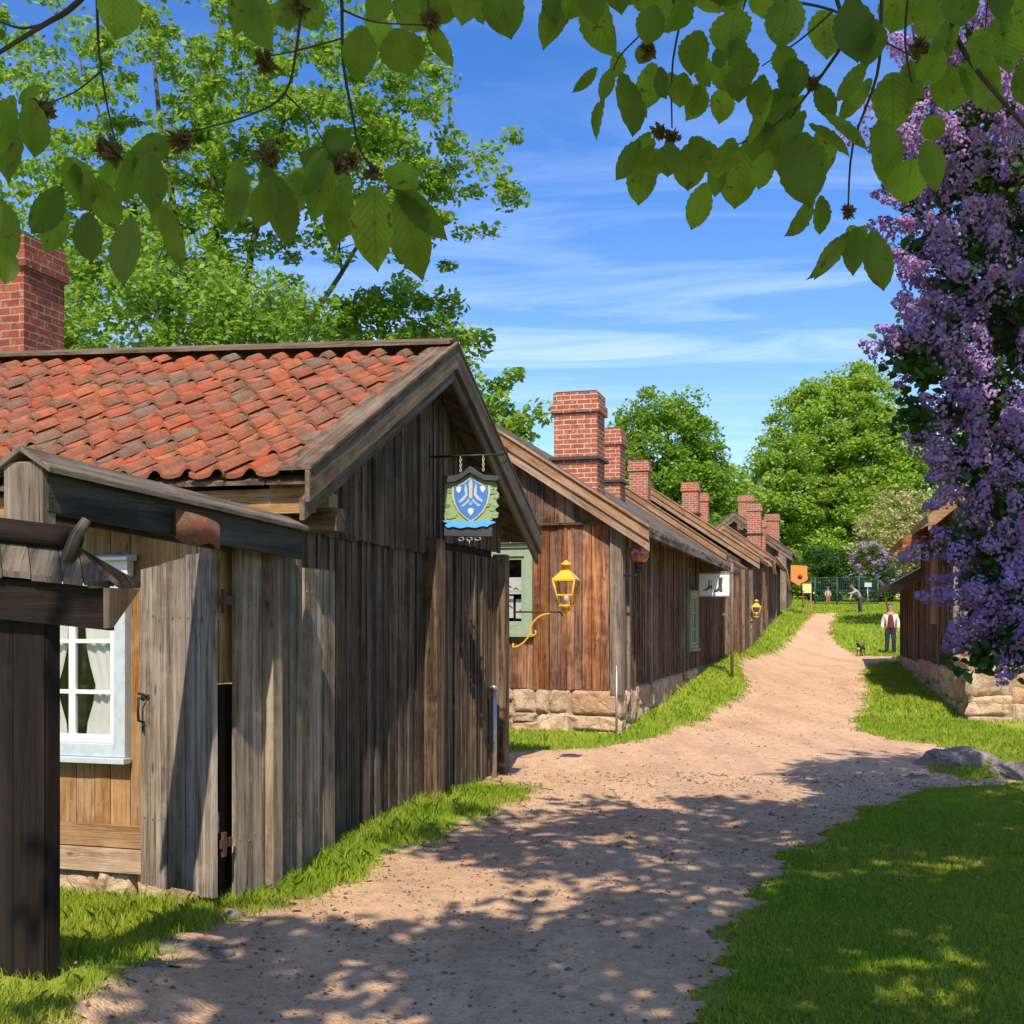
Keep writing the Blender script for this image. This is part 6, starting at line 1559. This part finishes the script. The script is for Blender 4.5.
def person(label, x, y, face, H=1.75, top='jacket', shirt='maroon', legs='navy', bend=0., arm=None, grp=None, hair='hair'):
    z = g1(x, y); r = root('person', label, 'person', (x, y, z), grp); k = H / 1.75; r.rotation_euler = (0, 0, face)
    S_ = lambda p: (p[0] * k, p[1] * k, p[2] * k)
    by = -math.sin(bend); bz = math.cos(bend)
    def up(h, fx=0., fy=0.): return (fx, by * h + fy, .95 + bz * h)
    body = [([((0, 0, .95), (.15, .11)), (up(.18), (.14, .10)), (up(.38), (.17, .115)), (up(.50), (.10, .08)), (up(.58), .055), (up(.66, 0, -.01), .075), (up(.76), .09), (up(.82), .06)], None)]
    a_sh = 3
    body.append(([((.10, 0, .86), .095), ((.11, -.02, .48), .062), ((.12, .02, .10), .042), ((.13, -.06, .035), .035), ((.13, -.15, .03), .028)], 0))
    body.append(([((-.10, 0, .86), .095), ((-.11, .0, .48), .062), ((-.12, .04, .10), .042), ((-.13, -.04, .035), .035), ((-.13, -.13, .03), .028)], 0))
    ar = arm or [((.20, .02, 1.38), (.27, .03, 1.12), (.26, -.06, .88), (.25, -.09, .80)), ((-.20, .02, 1.38), (-.27, .03, 1.12), (-.27, -.04, .88), (-.26, -.07, .80))]
    for A_ in ar: body.append(([(A_[0], .055), (A_[1], .045), (A_[2], .033), (A_[3], .034)], a_sh))
    V_, E_ = chainmesh(body); V_ = [(S_(p), (r_ * k if isinstance(r_, float) else (r_[0] * k, r_[1] * k))) for p, r_ in V_]
    skin('body', V_, E_, M['skin'], r, 2)
    g = [([((0, 0, 1.06), (.16, .12)), ((0, 0, .92), (.168, .128))], None), ([((.10, 0, .84), .11), ((.112, -.02, .48), .082), ((.125, .02, .05), .068)], 1), ([((-.10, 0, .84), .11), ((-.112, 0, .48), .082), ((-.125, .04, .05), .068)], 1)]
    V_, E_ = chainmesh(g); V_ = [(S_(p), (r_ * k if isinstance(r_, float) else (r_[0] * k, r_[1] * k))) for p, r_ in V_]
    skin('trousers', V_, E_, M[legs], r, 2)
    g = [([((0, 0, .90), (.175, .13)), (up(.18), (.175, .13)), (up(.38), (.195, .14)), (up(.47), (.15, .11)), (up(.535), (.085, .075))], None)]
    for A_ in ar: g.append(([(A_[0], .075), (A_[1], .066), (tuple(A_[2][i] * .8 + A_[1][i] * .2 for i in range(3)), .055)], 2))
    V_, E_ = chainmesh(g); V_ = [(S_(p), (r_ * k if isinstance(r_, float) else (r_[0] * k, r_[1] * k))) for p, r_ in V_]
    skin('jacket', V_, E_, M[top], r, 2)
    if shirt:
        V_, E_ = chainmesh([([((.01, -.075, .90), (.14, .10)), ((.01, -.085, 1.15), (.12, .095)), ((0, -.09, 1.34), (.10, .08)), ((0, -.05, 1.45), (.06, .06))], None)])
        V_ = [(S_(p), (r_[0] * k, r_[1] * k)) for p, r_ in V_]; skin('shirt', V_, E_, M[shirt], r, 2)
    q = MB(); hp_ = Vector(up(.77)); ellips(q, Vector(S_(hp_ + Vector((0, .025, .035)))) , (.083 * k, .095 * k, .085 * k)); 
    h_ = q.build('hair', M[hair], None); h_.parent = r
    q = MB(); fc_ = hp_ + Vector((0, -.095, -.03)); ellips(q, Vector(S_(fc_)), (.012, .018, .022))
    h_ = q.build('nose', M['skin'], None); h_.parent = r
    for sx_ in (-1, 1):
        q = MB(); ellips(q, Vector(S_(hp_ + Vector((.032 * sx_, -.083, .0)))), (.011, .008, .007)); h_ = q.build('eye', M['ink'], None); h_.parent = r
        q = MB(); ellips(q, Vector(S_(hp_ + Vector((.088 * sx_, .0, -.01)))), (.012, .02, .03)); h_ = q.build('ear', M['skin'], None); h_.parent = r
    for sx_, yy_ in ((1, -.08), (-1, -.06)):
        q = MB(); ellips(q, Vector(S_((.125 * sx_, yy_, .04))), (.052, .135, .05)); h_ = q.build('shoe', M['ink'], None); h_.parent = r
    return r
hm_ = hit(888, 655)
pm_ = P(890.5, 655, 40.0)
person('man in a pale open jacket, maroon shirt and navy trousers beside the shed', pm_.x, 40.0, math.radians(-18), 1.74)
person('distant person in a grey coat stooping with one arm out before the mesh fence', P(860, 600, 59).x, 59.0, math.radians(-80), 1.6, top='greycoat', shirt=None, legs='ink', bend=.75,
       arm=[((.20, -.32, 1.25), (.24, -.58, 1.12), (.24, -.80, 1.10), (.24, -.88, 1.10)), ((-.20, -.32, 1.25), (-.22, -.42, 1.0), (-.2, -.5, .78), (-.2, -.52, .70))])
px2 = P(828, 600, 67.5)
person('small distant figure in beige clothes beyond the mesh fence', px2.x, 67.5, math.radians(10), 1.05, top='gold', shirt=None, legs='terracotta')
# dog
xd, yd = P(861, 656, 39.5).x, 39.5; zd_ = g1(xd, yd)
dg = root('dog', 'small black and white dog standing on the gravel near the man', 'dog', (xd, yd, zd_)); dg.rotation_euler = (0, 0, math.radians(-40))
V_, E_ = chainmesh([([((0, .16, .33), (.055, .07)), ((0, 0, .31), (.065, .08)), ((0, -.16, .32), (.07, .085)), ((0, -.24, .42), .05), ((0, -.29, .47), .05), ((0, -.36, .45), .03), ((0, -.40, .44), .022)], None),
    ([((.05, .18, .26), .035), ((.05, .14, .17), .02), ((.05, .20, .10), .014), ((.05, .19, .02), .015)], 0), ([((-.05, .18, .26), .035), ((-.05, .16, .17), .02), ((-.05, .23, .10), .014), ((-.05, .22, .02), .015)], 0),
    ([((.05, -.17, .24), .03), ((.05, -.16, .13), .016), ((.05, -.17, .02), .015)], 2), ([((-.05, -.18, .24), .03), ((-.05, -.20, .13), .016), ((-.05, -.20, .02), .015)], 2), ([((0, .24, .38), .018), ((0, .30, .46), .012)], 0)])
skin('body', V_, E_, M['furblack'], dg, 2)
V_, E_ = chainmesh([([((0, -.215, .34), (.062, .07)), ((0, -.20, .27), (.06, .055)), ((0, -.12, .245), (.05, .045))], None)]); skin('white_bib', V_, E_, M['furwhite'], dg, 2)
for sx_ in (-1, 1):
    q = MB(); ellips(q, (.035 * sx_, -.27, .525), (.018, .012, .035)); e_ = q.build('ear', M['furblack'], None); e_.parent = dg
